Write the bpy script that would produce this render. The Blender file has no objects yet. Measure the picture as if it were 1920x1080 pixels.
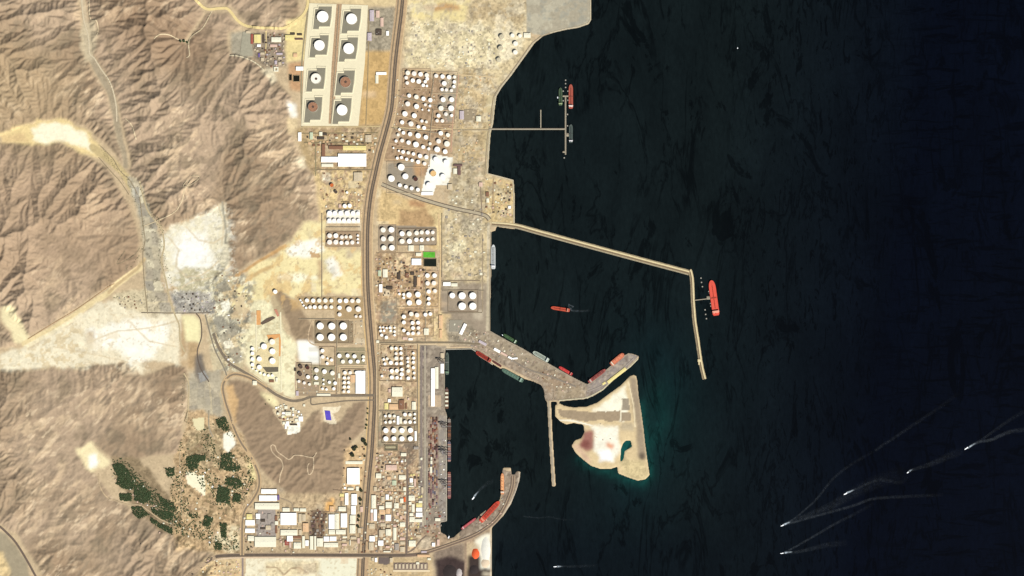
import bpy, math, random
import numpy as np
from mathutils import Vector

random.seed(7)
rng = np.random.RandomState(11)
sc = bpy.context.scene
COL = sc.collection
S = 5.0                       # metres for one photo pixel of ground
R = math.radians

# ---------------------------------------------------------------- camera
CAM_H = 30000.0
cam = bpy.data.cameras.new('camera')
cam.sensor_width = 36.0
cam.lens = 36.0 * CAM_H / (1920 * S)
cam.clip_start = 500.0
cam.clip_end = 120000.0
camo = bpy.data.objects.new('camera', cam)
camo.location = (0, 0, CAM_H)
COL.objects.link(camo)
sc.camera = camo

# ---------------------------------------------------------------- sky, sun, exposure
SUN_EL, SUN_AZ = 46.0, 138.0          # azimuth clockwise from north (north is up in the picture)
world = bpy.data.worlds.new('World')
sc.world = world
world.use_nodes = True
wn = world.node_tree.nodes
sky = wn.new('ShaderNodeTexSky')
sky.sky_type = 'NISHITA'
sky.sun_disc = False
sky.sun_elevation = R(SUN_EL)
sky.sun_rotation = R(SUN_AZ)
world.node_tree.links.new(sky.outputs[0], wn['Background'].inputs['Color'])
wn['Background'].inputs['Strength'].default_value = 0.05
sun = bpy.data.lights.new('sun', 'SUN')
sun.energy = 4.8
sun.angle = R(0.53)
sun.color = (1.0, 0.965, 0.91)
suno = bpy.data.objects.new('sun', sun)
suno.location = (3000, -3000, 6000)
sdir = Vector((math.sin(R(SUN_AZ)) * math.cos(R(SUN_EL)), math.cos(R(SUN_AZ)) * math.cos(R(SUN_EL)), math.sin(R(SUN_EL))))
suno.rotation_euler = (-sdir).to_track_quat('-Z', 'Y').to_euler()
COL.objects.link(suno)
sc.view_settings.view_transform = 'Standard'
sc.view_settings.look = 'None'
sc.view_settings.gamma = 1.0
sc.view_settings.use_curve_mapping = False
sc.view_settings.exposure = 0.68
sc.render.filter_size = 1.7

# ---------------------------------------------------------------- helpers
def W(px, py):
    return ((px - 960.0) * S, (540.0 - py) * S)

GAIN = 2.05                    # light on flat ground times exposure, for turning seen colours into base colours
def lin(c):
    c = c / 255.0
    return c / 12.92 if c <= 0.04045 else ((c + 0.055) / 1.055) ** 2.4
def alb(c, k=1.0):
    return tuple(min(0.82, lin(v) / GAIN * k) for v in c)

MATS = {}
def mat(name, rgb, var=0.12, scale=0.05, rough=0.85, k=1.0, raw=None, spec=0.2, detail=4):
    if name in MATS:
        return MATS[name]
    m = bpy.data.materials.new(name)
    m.use_nodes = True
    nt = m.node_tree
    b = nt.nodes['Principled BSDF']
    col = raw if raw else alb(rgb, k)
    geo = nt.nodes.new('ShaderNodeNewGeometry')
    no = nt.nodes.new('ShaderNodeTexNoise')
    no.inputs['Scale'].default_value = scale
    no.inputs['Detail'].default_value = detail
    no.inputs['Roughness'].default_value = 0.65
    nt.links.new(geo.outputs['Position'], no.inputs['Vector'])
    mr = nt.nodes.new('ShaderNodeMapRange')
    mr.inputs['From Min'].default_value = 0.3
    mr.inputs['From Max'].default_value = 0.7
    mr.inputs['To Min'].default_value = 1 - var
    mr.inputs['To Max'].default_value = 1 + var
    nt.links.new(no.outputs['Fac'], mr.inputs['Value'])
    mx = nt.nodes.new('ShaderNodeVectorMath')
    mx.operation = 'SCALE'
    mx.inputs[0].default_value = col
    nt.links.new(mr.outputs[0], mx.inputs['Scale'])
    nt.links.new(mx.outputs[0], b.inputs['Base Color'])
    b.inputs['Roughness'].default_value = rough
    b.inputs['Specular IOR Level'].default_value = spec
    MATS[name] = m
    return m

def link(o, parent=None):
    COL.objects.link(o)
    if parent is not None:
        o.parent = parent
    return o

def mesh_obj(name, verts, faces, m, parent=None, smooth=False):
    me = bpy.data.meshes.new(name)
    me.from_pydata(verts, [], faces)
    me.update()
    if m is not None:
        me.materials.append(m)
    if smooth:
        me.polygons.foreach_set('use_smooth', [True] * len(me.polygons))
    return link(bpy.data.objects.new(name, me), parent)

def empty(name, loc, rz=0.0):
    o = bpy.data.objects.new(name, None)
    o.empty_display_size = 5
    o.location = loc
    o.rotation_euler = (0, 0, rz)
    return link(o)

def tag(o, label, cat, group=None):
    o['label'] = ' '.join(label.split())
    o['category'] = cat
    if group:
        o['group'] = group
    return o

def struct(o):
    o['kind'] = 'structure'
    return o
def stuff(o, label=None, cat=None):
    o['kind'] = 'stuff'
    if label:
        o['label'] = label
    if cat:
        o['category'] = cat
    return o

class MB:
    """collects simple shapes into one mesh"""
    def __init__(s):
        s.v = []; s.f = []
    def box(s, x0, y0, z0, x1, y1, z1):
        n = len(s.v)
        s.v += [(x0, y0, z0), (x1, y0, z0), (x1, y1, z0), (x0, y1, z0), (x0, y0, z1), (x1, y0, z1), (x1, y1, z1), (x0, y1, z1)]
        s.f += [(n+4, n+5, n+6, n+7), (n, n+1, n+5, n+4), (n+1, n+2, n+6, n+5), (n+2, n+3, n+7, n+6), (n+3, n, n+4, n+7), (n+3, n+2, n+1, n)]
        return s
    def rbox(s, cx, cy, a, lx, ly, z0, z1):
        n = len(s.v)
        ca, sa = math.cos(a), math.sin(a)
        for z in (z0, z1):
            for (u, w) in ((-lx/2, -ly/2), (lx/2, -ly/2), (lx/2, ly/2), (-lx/2, ly/2)):
                s.v.append((cx + u*ca - w*sa, cy + u*sa + w*ca, z))
        s.f += [(n+4, n+5, n+6, n+7), (n, n+1, n+5, n+4), (n+1, n+2, n+6, n+5), (n+2, n+3, n+7, n+6), (n+3, n, n+4, n+7), (n+3, n+2, n+1, n)]
        return s
    def prism(s, pts, z0, z1, inset0=1.0, cap=True):
        n = len(s.v); k = len(pts)
        cx = sum(p[0] for p in pts)/k; cy = sum(p[1] for p in pts)/k
        s.v += [(cx+(p[0]-cx)*inset0, cy+(p[1]-cy)*inset0, z0) for p in pts]
        s.v += [(p[0], p[1], z1) for p in pts]
        for i in range(k):
            j = (i+1) % k
            s.f.append((n+i, n+j, n+k+j, n+k+i))
        if cap:
            s.f.append(tuple(range(n+k, n+2*k)))
        return s
    def cyl(s, cx, cy, r, z0, z1, seg=24, cap=True, r1=None):
        r1 = r if r1 is None else r1
        n = len(s.v)
        for (rr, z) in ((r, z0), (r1, z1)):
            s.v += [(cx+rr*math.cos(2*math.pi*i/seg), cy+rr*math.sin(2*math.pi*i/seg), z) for i in range(seg)]
        for i in range(seg):
            j = (i+1) % seg
            s.f.append((n+i, n+j, n+seg+j, n+seg+i))
        if cap:
            s.f.append(tuple(range(n+seg, n+2*seg)))
        return s
    def cone(s, cx, cy, r, z0, z1, seg=24):
        n = len(s.v)
        s.v += [(cx+r*math.cos(2*math.pi*i/seg), cy+r*math.sin(2*math.pi*i/seg), z0) for i in range(seg)] + [(cx, cy, z1)]
        for i in range(seg):
            s.f.append((n+i, n+(i+1) % seg, n+seg))
        return s
    def ring(s, cx, cy, r0, r1, z0, z1, seg=24):
        n = len(s.v)
        for (rr, z) in ((r1, z0), (r1, z1), (r0, z1), (r0, z0)):
            s.v += [(cx+rr*math.cos(2*math.pi*i/seg), cy+rr*math.sin(2*math.pi*i/seg), z) for i in range(seg)]
        for q in range(3):
            for i in range(seg):
                j = (i+1) % seg
                s.f.append((n+q*seg+i, n+q*seg+j, n+(q+1)*seg+j, n+(q+1)*seg+i))
        return s
    def blob(s, x, y, z, r, h):
        n = len(s.v)
        q = [random.uniform(.7, 1.25) for _ in range(12)]
        a0 = random.random()*6.28
        for i in range(6):
            a = a0 + i*math.pi/3
            s.v.append((x+r*q[i]*math.cos(a), y+r*q[i]*math.sin(a), z+h*0.35*q[11-i]))
        for i in range(3):
            a = a0 + i*2.09+.5
            s.v.append((x+r*.5*q[i]*math.cos(a), y+r*.5*q[i]*math.sin(a), z+h*q[i+6]*.9))
        s.v.append((x, y, z))
        for i in range(6):
            s.f.append((n+i, n+(i+1) % 6, n+6+(i//2)))
            s.f.append((n+(i+1) % 6, n+i, n+9))
        for i in range(3):
            s.f.append((n+(2*i+2) % 6, n+6+(i+1) % 3, n+6+i))
        s.f.append((n+6, n+7, n+8))
        return s
    def build(s, name, m, parent=None):
        return mesh_obj(name, s.v, s.f, m, parent)

# ---- numpy rasters on the land grid
GS = 2.0
GX = np.arange(-40, 1241, GS)
GY = np.arange(-40, 1121, GS)
NX, NY = len(GX), len(GY)
PX, PY = np.meshgrid(GX, GY)            # arrays [row(y), col(x)]

def vnoise(x, y, cell, seed):
    r = np.random.RandomState(seed)
    T = r.rand(256, 256)
    u = x / cell; v = y / cell
    i = np.floor(u).astype(int); j = np.floor(v).astype(int)
    fu = u - i; fv = v - j
    fu = fu*fu*(3-2*fu); fv = fv*fv*(3-2*fv)
    i0 = i % 256; i1 = (i+1) % 256; j0 = j % 256; j1 = (j+1) % 256
    return (T[j0, i0]*(1-fu)+T[j0, i1]*fu)*(1-fv) + (T[j1, i0]*(1-fu)+T[j1, i1]*fu)*fv
def fbm(x, y, cell, seed, octv=4, gain=0.5):
    a = 1.0; t = 0; s = 0
    for o in range(octv):
        s = s + a*vnoise(x + 37*o, y + 91*o, cell/(2**o), seed+o); t += a; a *= gain
    return s / t
def inpoly(x, y, poly):
    ins = np.zeros(x.shape, bool)
    n = len(poly)
    for a in range(n):
        x0, y0 = poly[a]; x1, y1 = poly[(a+1) % n]
        if y0 == y1:
            continue
        c = ((y0 > y) != (y1 > y)) & (x < (x1-x0)*(y-y0)/(y1-y0)+x0)
        ins ^= c
    return ins
def blur(a, px):
    k = int(round(px/GS))
    if k < 1:
        return a
    for ax in (0, 1):
        for _ in range(2):
            p = np.concatenate([np.repeat(np.take(a, [0], ax), k, ax), a, np.repeat(np.take(a, [-1], ax), k, ax)], ax)
            c = np.cumsum(p, ax)
            c = np.concatenate([np.zeros_like(np.take(c, [0], ax)), c], ax)
            w = 2*k+1
            hi = np.take(c, range(w, c.shape[ax]), ax); lo = np.take(c, range(0, c.shape[ax]-w), ax)
            a = (hi-lo)/w
    return a
WX = fbm(PX, PY, 22, 101) - .5
WY = fbm(PX, PY, 22, 202) - .5
def polymask(poly, soft=0, warp=0):
    """0..1 raster of a polygon, optional soft and ragged edge"""
    if soft == 0 and warp == 0:
        m = np.zeros(PX.shape)
        for (dx, dy) in ((-.5, -.5), (.5, -.5), (-.5, .5), (.5, .5)):
            m += inpoly(PX+dx, PY+dy, poly)
        return m/4
    m = inpoly(PX + WX*warp*2, PY + WY*warp*2, poly).astype(float)
    return blur(m, soft)
def linemask(pts, width, soft=0, warp=0):
    X = PX + WX*warp*2; Y = PY + WY*warp*2
    d = np.full(PX.shape, 1e9)
    for (x0, y0), (x1, y1) in zip(pts[:-1], pts[1:]):
        L = (x1-x0)**2+(y1-y0)**2
        t = np.clip(((X-x0)*(x1-x0)+(Y-y0)*(y1-y0))/L, 0, 1)
        d = np.minimum(d, np.hypot(X-x0-t*(x1-x0), Y-y0-t*(y1-y0)))
    m = np.clip((width/2 - d)/max(soft, GS*.5)+.5, 0, 1)
    return m
# ================================================================ LAND
LAND_Z = 4.0
MAIN = [(-200,-200),(1108,-200),(1108,38),(1104,45),(1085,52),(1060,56),(1035,62),(1018,68),(1003,80),(985,105),(960,140),(940,165),(931,180),(928,200),(925,230),(920,250),(917,290),(915,325),(935,330),(963,337),(965,370),(965,418),(966,430),(932,425),(930,427),(929,433),(921,434),(921,500),(919.5,560),(918.5,620),
 (940,632),(980,653),(1005,668),(1030,682),(1060,699),(1080,710),(1100,720),(1110,715),(1140,690),(1165,668),(1178,662),(1188,664),(1198,668),(1196,675),(1180,690),(1150,713),(1130,732),(1112,743),(1095,748.5),(1049,752.5),(1048,758),(1044,758),(1044,753),(1033,753),(1036,820),(1042,912),(1035,912),(1030,830),(1026,753),(1022,749),(1020,731),(1015,722),(1000,715),(985,711),(975,706),(940,692),(925,683),(915,676),(900,667),(893,658),(885,653),(835,654),
 (834,700),(834,766),(838,778),(838,978),(826,979),(826,998),(836,1003),(840,1010),(850,1008),(866,994),(895,972),(900,965),(937,938),(940,925),(940,895),(943,880),(944,877),(958,877),(959,890),(966,890),(968,884),(976,884),(974,900),(968,920),(958,945),(945,965),(930,982),(922,990),(921,1300),(-200,1300)]
ISLAND = [(1188,703),(1180,706),(1165,722),(1140,740),(1120,755),(1100,762.5),(1075,764),(1058,761),(1050,757),(1041,760),(1041,780),(1050,790),(1062,796),(1075,793),(1094,796),(1096,810),(1090,822),(1078,826),(1072,836),(1080,850),(1095,863),(1108,873),(1125,879),(1145,879),(1158,875),(1158,882),(1160,888),(1175,894),(1195,901),(1210,899),(1218,890),(1214,865),(1210,835),(1206,800),(1202,770),(1197,740),(1195,715),(1193,705)]
LAGOON = [(1163,866),(1164,842),(1168,832),(1174,826),(1183,826),(1185,838),(1178,842),(1171,846),(1170,858),(1167,864)]
SPIT = []
lm = np.maximum(polymask(MAIN), polymask(ISLAND))
lm = lm * (1 - polymask(LAGOON))
BW = [(930,418),(965,421),(1010,432),(1100,457),(1200,484),(1298,508),(1301,560),(1306,610),(1312,660),(1320,708)]
# ---- which part is mountain: everything not plain or valley, west of x = 720
PLAIN = [
 [(560,-60),(1300,-60),(1300,1200),(690,1200),(430,1200),(400,1040),(330,1000),(260,962),(215,936),(186,900),(150,850),(175,830),(215,862),(250,862),(310,852),(345,850),(340,800),(352,760),(350,690),(330,685),(265,706),(255,690),(235,683),(120,690),(-60,694),(-60,665),(70,640),(150,580),(200,545),(255,500),(262,450),(245,390),(200,315),(150,285),(110,270),(50,268),(-60,272),(-60,265),(0,255),(60,230),(110,222),(160,235),(200,270),(240,320),(268,360),(290,410),(312,428),(350,412),(395,402),(415,380),(425,375),(430,430),(400,528),(430,522),(470,490),(520,470),(555,440),(565,415),(600,410),(592,380),(592,330),(570,312),(555,270),(540,232),(548,185),(520,155),(500,132),(470,108),(432,100),(425,60),(450,52),(470,60),(533,58),(560,40)],
]
HILLS = [
 [(428,715),(445,712),(470,718),(500,740),(520,760),(535,790),(552,815),(570,800),(585,775),(600,768),(605,795),(640,790),(650,765),(688,762),(690,800),(662,828),(648,880),(640,925),(615,942),(585,952),(558,950),(535,920),(500,890),(470,850),(445,800)],
 [(513,548),(530,545),(555,568),(585,615),(585,640),(555,638),(540,600)],
 [(660,755),(690,752),(690,790),(670,815)],
]
VALLEYS = [([(150,-40),(158,30),(165,100),(190,140),(210,180),(225,240),(240,310)],16),([(365,-40),(388,18),(430,18),(460,50)],14),([(-40,560),(10,600),(50,645)],26),
 ([(40,645),(100,615),(150,582),(205,545)],16),([(-20,1000),(20,1020),(60,1090)],46),([(360,60),(350,78),(385,25)],6)]
mt = np.ones(PX.shape)
for p in PLAIN:
    mt = np.minimum(mt, 1 - polymask(p, 0, 3))
for pts, w in VALLEYS:
    mt = np.minimum(mt, 1 - linemask(pts, w, 0, 4))
hill = np.zeros(PX.shape)
for p in HILLS:
    hill = np.maximum(hill, polymask(p, 0, 4))
mt = np.maximum(mt, hill)
mt[PX > 720] = 0
mt = np.minimum(mt, 1 - linemask([(757,0),(738,160),(703,330),(689,480),(699,660),(702,760),(697,850),(688,950),(681,1120)], 30))
mt = np.minimum(mt, 1 - linemask([(480,711),(520,741),(545,751),(583,744),(702,741)], 18))
ROCK = mt > 0.5
# ---- steady-state drainage relief (river network cut back from the valley floors)
ci = int((730+40)/GS)
rk = ROCK[:, :ci].copy()
ny, nx = rk.shape
gx = PX[:, :ci]; gy = PY[:, :ci]
# anisotropic toughness: streaks run up to the right, as the beds of rock do in the photograph
ua = (gx + gy*-1.0)*.7071; va = (gx + gy)*.7071
tough = .55 + .9*fbm(ua/3.2 + 999, va, 16, 5, 3) + .35*(fbm(gx, gy, 60, 15, 2)-.5)
rq = np.clip((fbm(gx, gy, 95, 8, 3)-.36)/.28, 0, 1)
relief = 0.40 + 0.52*rq*rq*(3-2*rq)
def near(x, y, r):
    return np.exp(-((gx-x)**2+(gy-y)**2)/(2.0*r*r))
relief = relief*(1 + .45*near(110,100,70) + .35*near(360,170,90) + .3*near(60,390,110) + .4*near(290,30,50) - .35*near(480,340,80) - .3*near(150,520,60) - .5*near(150,960,130) - .45*near(230,780,90) - .2*near(60,760,60))
relief = np.where(hill[:, :ci] > .5, relief*.42, relief)
pad = -np.ones((ny+2, nx+2))
idx = np.arange(ny*nx).reshape(ny, nx)
offs = [(-1,-1,1.414),(-1,0,1.),(-1,1,1.414),(0,-1,1.),(0,1,1.),(1,-1,1.414),(1,0,1.),(1,1,1.414)]
h = np.where(rk, 1e6, 0.0)
jit = .35 + (.7*rng.rand(ny, nx) + .9*fbm(gx, gy, 10, 77, 3))*tough
for it in range(170):
    best = h
    P = np.pad(h, 1, constant_values=1e6)
    for (dy, dx, d) in offs:
        best = np.minimum(best, P[1+dy:1+dy+ny, 1+dx:1+dx+nx] + d*jit)
    best = np.where(rk, best, 0)
    if np.abs(best-h).max() < 1e-6:
        break
    h = best
base = ~rk.ravel()
CELL = GS*S
for it in range(14):
    P = np.pad(h, 1, constant_values=1e9)
    bs = np.full((ny, nx), -1e9); rec = idx.copy(); dist = np.ones((ny, nx))
    for (dy, dx, d) in offs:
        nb = P[1+dy:1+dy+ny, 1+dx:1+dx+nx]
        sl = (h - nb)/d
        ok = (sl > bs) & (sl > 0)
        bs = np.where(ok, sl, bs)
        rec = np.where(ok, idx + dy*nx + dx, rec)
        dist = np.where(ok, d, dist)
    rec = rec.ravel(); rec[base] = np.arange(ny*nx)[base]
    root = rec == np.arange(ny*nx)
    # upstream area by pointer doubling
    A = np.ones(ny*nx); ptr = rec.copy(); acc = A.copy()
    sink = ny*nx
    ptr = np.where(root, sink, rec)
    for k in range(11):
        add = np.bincount(ptr, weights=acc, minlength=ny*nx+1)[:ny*nx]
        acc = acc + add
        pe = np.append(ptr, sink)
        ptr = pe[ptr]
    A = acc
    slope = relief.ravel()*tough.ravel()*A**-0.36
    slope = np.minimum(slope, .78)
    step = slope*dist.ravel()*CELL
    step[root] = 0
    val = step.copy(); ptr = rec.copy()
    for k in range(11):
        val = val + val[ptr]*(ptr != np.arange(ny*nx)) if k == 0 else val + val[ptr]
        ptr2 = ptr[ptr]
        # rows already at their root add nothing more
        ptr = ptr2
        val[root] = 0
    hn = val.reshape(ny, nx)
    h = hn if it == 0 else .5*h + .5*hn
h = h + np.where(rk, (fbm(gx, gy, 8, 31, 3, .6)-.5)*9, 0)
def sm3(a):
    P = np.pad(a, 1, mode='edge')
    return (4*a + 2*(P[:-2,1:-1]+P[2:,1:-1]+P[1:-1,:-2]+P[1:-1,2:]) + P[:-2,:-2]+P[:-2,2:]+P[2:,:-2]+P[2:,2:])/16
h = np.where(rk, h, 0)
h = .9*h + .1*sm3(h)
H = np.zeros(PX.shape)
H[:, :ci] = h
soft = blur(lm, 1.0)
lm2 = .5*lm + .5*sm3(lm)
Z = -LAND_Z + 2*LAND_Z*lm2 + H
def height(px, py):
    u = min(max((px-GX[0])/GS, 0), NX-1.001); v = min(max((py-GY[0])/GS, 0), NY-1.001)
    i = int(u); j = int(v); a = u-i; b = v-j
    return (Z[j,i]*(1-a)+Z[j,i+1]*a)*(1-b)+(Z[j+1,i]*(1-a)+Z[j+1,i+1]*a)*b

# ---- soil and rock colours, with sunlit streaks painted into the mountain rock
def L3(c):
    a = np.array([lin(v)/GAIN for v in c])
    return a*1.1 if c[0] >= 254 and c[2] > 205 else a
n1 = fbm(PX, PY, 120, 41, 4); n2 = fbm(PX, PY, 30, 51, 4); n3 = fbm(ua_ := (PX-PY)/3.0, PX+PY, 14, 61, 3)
def st(a, lo, hi):
    return np.clip((a-lo)/(hi-lo), 0, 1)[..., None]
cov = L3((178,155,125))[None, None] * np.ones(PX.shape+(1,))
def blend(m, c, k=1.0):
    global cov
    if m.ndim == 2:
        m = m[..., None]
    cov = cov*(1-m*k) + L3(c)*m*k
blend(st(n1, .5, .62), (166,142,113), .8)
blend(st(1-n1, .5, .64), (196,172,142), .8)
blend(st(n2, .56, .7), (150,133,107), .7)
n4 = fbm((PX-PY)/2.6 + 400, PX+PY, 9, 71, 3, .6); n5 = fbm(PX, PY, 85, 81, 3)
blend(st(n3, .55, .68)*st(n5, .42, .6), (222,196,158), .75)  # here and next line: sunlit slopes painted as pale streaks into the rock colour
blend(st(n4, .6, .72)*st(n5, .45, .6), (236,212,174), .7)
blend(st(1-n3, .58, .72)*st(1-n5, .4, .58), (132,118,96), .6)  # olive-grey streaks set against the painted sunlit ones, for more contrast
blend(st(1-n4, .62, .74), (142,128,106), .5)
MOT = np.full(PX.shape, .12)
# lighter weathered flanks low on the slopes, browner high ground
hi_ = np.clip(H/60, 0, 1)
blend(polymask([(-60,280),(160,300),(240,400),(250,500),(-60,560)], 30), (188,160,128), .5)
blend(polymask([(-60,60),(130,120),(150,300),(-60,240)], 30), (190,166,128), .6)
blend(polymask([(170,0),(360,0),(430,120),(250,130)], 24), (160,132,104), .5)
blend(hill, (163,140,112), .8)
flat = (1 - np.clip(blur(ROCK.astype(float), 2), 0, 1))
blend(flat, (214,190,150))
MOT = MOT*(1-flat) + flat*.4
def patch(poly, c, soft=0, warp=0, k=1.0, mot=None):
    global MOT
    m = polymask(poly, soft*.55, warp*1.7)
    if soft >= 4:
        m = np.clip(m + (RAG-.5)*1.5*np.clip(4*m*(1-m), 0, 1), 0, 1)
    blend(m, c, k)
    if mot is not None:
        MOT = MOT*(1-m) + mot*m
RAG = fbm(PX, PY, 11, 909, 4, .65)
def streak(pts, w, c, soft=2, warp=2, k=1.0):
    blend(linemask(pts, w, soft, warp), c, k)
# west: sand valleys, quarries
patch([(0,250),(60,232),(115,222),(160,238),(185,262),(195,292),(150,285),(110,268),(0,268)], (248,222,158), 3, 6, mot=.3)
patch([(58,240),(110,228),(160,245),(180,280),(130,272),(70,262)], (255,246,210), 4, 6, mot=.2)
patch([(0,255),(40,250),(60,262),(0,272)], (235,205,148), 3, 4)
streak([(175,275),(205,300),(235,330),(255,365)], 14, (212,190,138), 3, 3)
patch([(238,325),(262,345),(285,400),(302,450),(300,520),(318,590),(280,590),(268,500),(270,450),(255,385)], (194,182,152), 2, 3, mot=.45)
patch([(243,340),(258,345),(262,365),(250,372)], (222,215,190), 3, 4)
patch([(272,430),(292,430),(294,462),(273,462)], (238,228,192), 3, 3)
patch([(258,372),(270,392),(285,400),(280,415),(262,400)], (160,158,144), 3, 3)
streak([(150,-40),(158,30),(165,100),(172,112)], 9, (214,194,158), 3, 4)
streak([(172,110),(190,140),(210,180),(222,240),(236,310)], 12, (180,164,134), 4, 4)
patch([(152,40),(178,38),(182,70),(172,118),(158,120),(150,80)], (212,196,160), 4, 6, k=.8)
patch([(300,440),(318,425),(350,415),(395,400),(412,380),(424,380),(428,430),(432,500),(410,530),(370,545),(330,540),(308,520)], (246,236,200), 4, 6, mot=.35)
patch([(322,448),(350,432),(388,436),(395,470),(405,495),(370,515),(330,508)], (255,252,234), 8, 7, mot=.15)
patch([(325,505),(415,495),(440,540),(400,580),(330,560)], (206,196,158), 4, 6, mot=.7)
patch([(315,548),(395,550),(402,585),(330,586)], (168,164,152), 2, 3, mot=.8)
patch([(212,555),(275,540),(330,585),(218,590)], (222,206,166), 3, 3, mot=.8)
patch([(410,520),(440,540),(430,640),(400,640),(395,600)], (196,182,146), 3, 4, mot=.8)
patch([(0,575),(25,570),(50,620),(60,645),(30,645),(0,600)], (255,240,188), 3, 5, mot=.2)
streak([(45,645),(100,616),(150,584),(205,548),(262,500)], 11, (244,222,168), 2, 3)
streak([(48,650),(100,622),(152,590)], 7, (255,240,196), 2, 2)
streak([(205,548),(255,505),(270,485)], 6, (214,188,140), 2, 2)
patch([(0,668),(70,642),(150,592),(205,562),(260,585),(345,590),(350,672),(330,690),(262,672),(264,705),(240,684),(120,688),(0,694)], (250,238,202), 4, 7, mot=.35)
patch([(160,618),(230,598),(310,600),(315,640),(290,668),(258,680),(250,690),(225,660),(180,650)], (255,251,230), 8, 8, mot=.2)
patch([(165,620),(180,620),(178,645),(165,645)], (190,165,130), 3, 3, k=.8)
patch([(340,600),(352,598),(350,690),(335,680)], (200,172,130), 2, 2)
patch([(342,592),(365,592),(375,605),(375,640),(350,642)], (255,244,186), 2, 2, mot=.2)
patch([(350,642),(372,640),(372,690),(352,690)], (205,175,130), 3, 2)
patch([(352,700),(415,690),(420,780),(400,790),(360,780)], (190,178,150), 3, 5, mot=.5)
for i_ in range(16):
    gx_ = 356+(i_ % 4)*15; gy_ = 716+(i_//4)*15
    patch([(gx_,gy_),(gx_+13,gy_),(gx_+13,gy_+13),(gx_,gy_+13)], [(180,170,146),(198,186,156),(208,194,162),(172,162,140)][(i_*7+i_//4) % 4], 1, 2, .7)
streak([(392,716),(396,750),(398,790)], 2.5, (214,198,160), 1, 1); streak([(420,700),(412,740),(418,770)], 2, (206,190,152), 1, 1)
patch([(365,665),(378,660),(386,690),(390,712),(372,718),(366,700)], (132,122,108), 2, 2)
patch([(372,700),(385,695),(392,710),(376,718)], (165,162,152), 1, 1)
patch([(420,725),(440,722),(446,760),(445,800),(432,770)], (226,188,134), 4, 3)
patch([(384,595),(470,600),(460,700),(420,690),(395,650)], (206,190,150), 3, 5, mot=.8)
patch([(406,590),(430,590),(445,620),(420,650),(400,620)], (178,170,146), 4, 5, k=.8)
# pale quarry ground west of the highway
patch([(440,540),(470,500),(520,475),(560,445),(570,415),(605,415),(610,470),(682,470),(686,552),(560,552),(500,560),(440,580)], (253,236,176), 5, 7, mot=.25)
patch([(535,470),(560,452),(600,448),(608,470),(585,480),(545,482)], (255,253,232), 3, 4)
patch([(608,490),(625,480),(640,515),(625,525)], (255,252,232), 5, 4)
patch([(515,520),(560,512),(600,520),(560,535)], (255,250,214), 5, 5)
patch([(580,470),(600,474),(602,484),(585,482)], (214,178,130), 1, 2)
patch([(596,485),(606,490),(604,525),(596,520)], (214,186,140), 3, 3)
patch([(648,468),(664,470),(660,485),(648,485)], (212,196,158), 2, 2)
streak([(440,520),(470,500),(510,475),(535,462)], 6, (208,162,102), 3, 3, k=.8)
streak([(430,545),(470,520),(510,500)], 8, (200,160,104), 4, 3, k=.7)
patch([(480,585),(455,570),(500,556),(520,590),(550,640),(560,720),(520,735),(470,700),(450,640)], (248,238,192), 4, 5, mot=.5)
patch([(500,545),(520,540),(535,590),(512,590)], (200,180,140), 3, 3)
patch([(513,548),(530,545),(555,568),(590,615),(590,640),(555,638),(540,600)], (164,142,112), 3, 3)
patch([(557,638),(585,640),(598,655),(600,672),(598,682),(563,678),(558,660)], (255,255,240), 2, 1, mot=.05)
patch([(525,650),(556,640),(556,740),(530,745)], (255,246,200), 4, 3, mot=.3)
# north-west works and compounds
patch([(432,60),(470,58),(480,105),(455,110),(434,100)], (182,172,146), 2, 1, mot=.5)
patch([(476,60),(535,60),(536,125),(500,130),(474,110)], (160,144,120), 2, 2, mot=.9)
patch([(536,40),(575,30),(572,115),(536,118)], (246,224,158), 2, 2, mot=.4)
patch([(490,128),(515,126),(518,155),(505,158)], (240,226,188), 3, 4, mot=.6)
patch([(540,120),(568,118),(566,170),(545,170)], (214,170,124), 3, 2)
patch([(540,190),(556,196),(558,220),(546,225)], (255,250,230), 3, 3)
patch([(538,222),(560,220),(560,240),(545,255)], (236,212,164), 3, 3)
patch([(555,240),(710,235),(700,330),(592,330),(570,300)], (196,170,124), 2, 2, mot=.8)
patch([(556,295),(572,292),(575,318),(562,315)], (252,236,196), 3, 3)
patch([(590,320),(690,322),(684,420),(600,415)], (236,208,150), 3, 3, mot=.7)
patch([(606,325),(620,325),(618,340),(606,340)], (255,248,220), 3, 2)
patch([(682,95),(738,95),(722,235),(672,236)], (214,178,118), 2, 2, mot=.5)
patch([(690,12),(740,12),(736,95),(684,95)], (172,160,134), 2, 1, mot=.9)
patch([(560,-60),(760,-60),(755,10),(575,8)], (236,212,160), 3, 3, mot=.4)
# east strip
patch([(758,-60),(990,-60),(990,62),(1000,78),(962,132),(930,178),(756,128)], (226,206,160), 2, 3, mot=.95)
patch([(765,30),(830,36),(900,50),(940,60),(935,125),(880,128),(765,118)], (234,218,172), 6, 6, mot=1.0)
patch([(768,0),(880,0),(870,40),(775,36)], (246,226,162), 5, 4, mot=.3)
patch([(792,8),(862,6),(860,24),(800,18)], (208,168,116), 3, 4)
patch([(870,5),(985,0),(980,45),(880,35)], (196,172,130), 6, 6, k=.7, mot=.9)
patch([(985,-60),(1112,-60),(1110,40),(1090,52),(1060,57),(1020,67),(988,60)], (184,174,148), 1, 0, mot=.3)
patch([(930,55),(985,58),(975,95),(935,120)], (244,230,190), 4, 4, mot=.6)
patch([(1003,75),(985,95),(930,175),(938,180),(990,110),(1012,80)], (196,176,140), 2, 1, mot=.2)
patch([(862,130),(930,140),(930,180),(920,260),(912,330),(850,330),(850,180)], (208,184,138), 3, 3, mot=.95)
patch([(870,205),(895,202),(892,228),(866,230)], (172,154,124), 1, 0)
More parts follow.
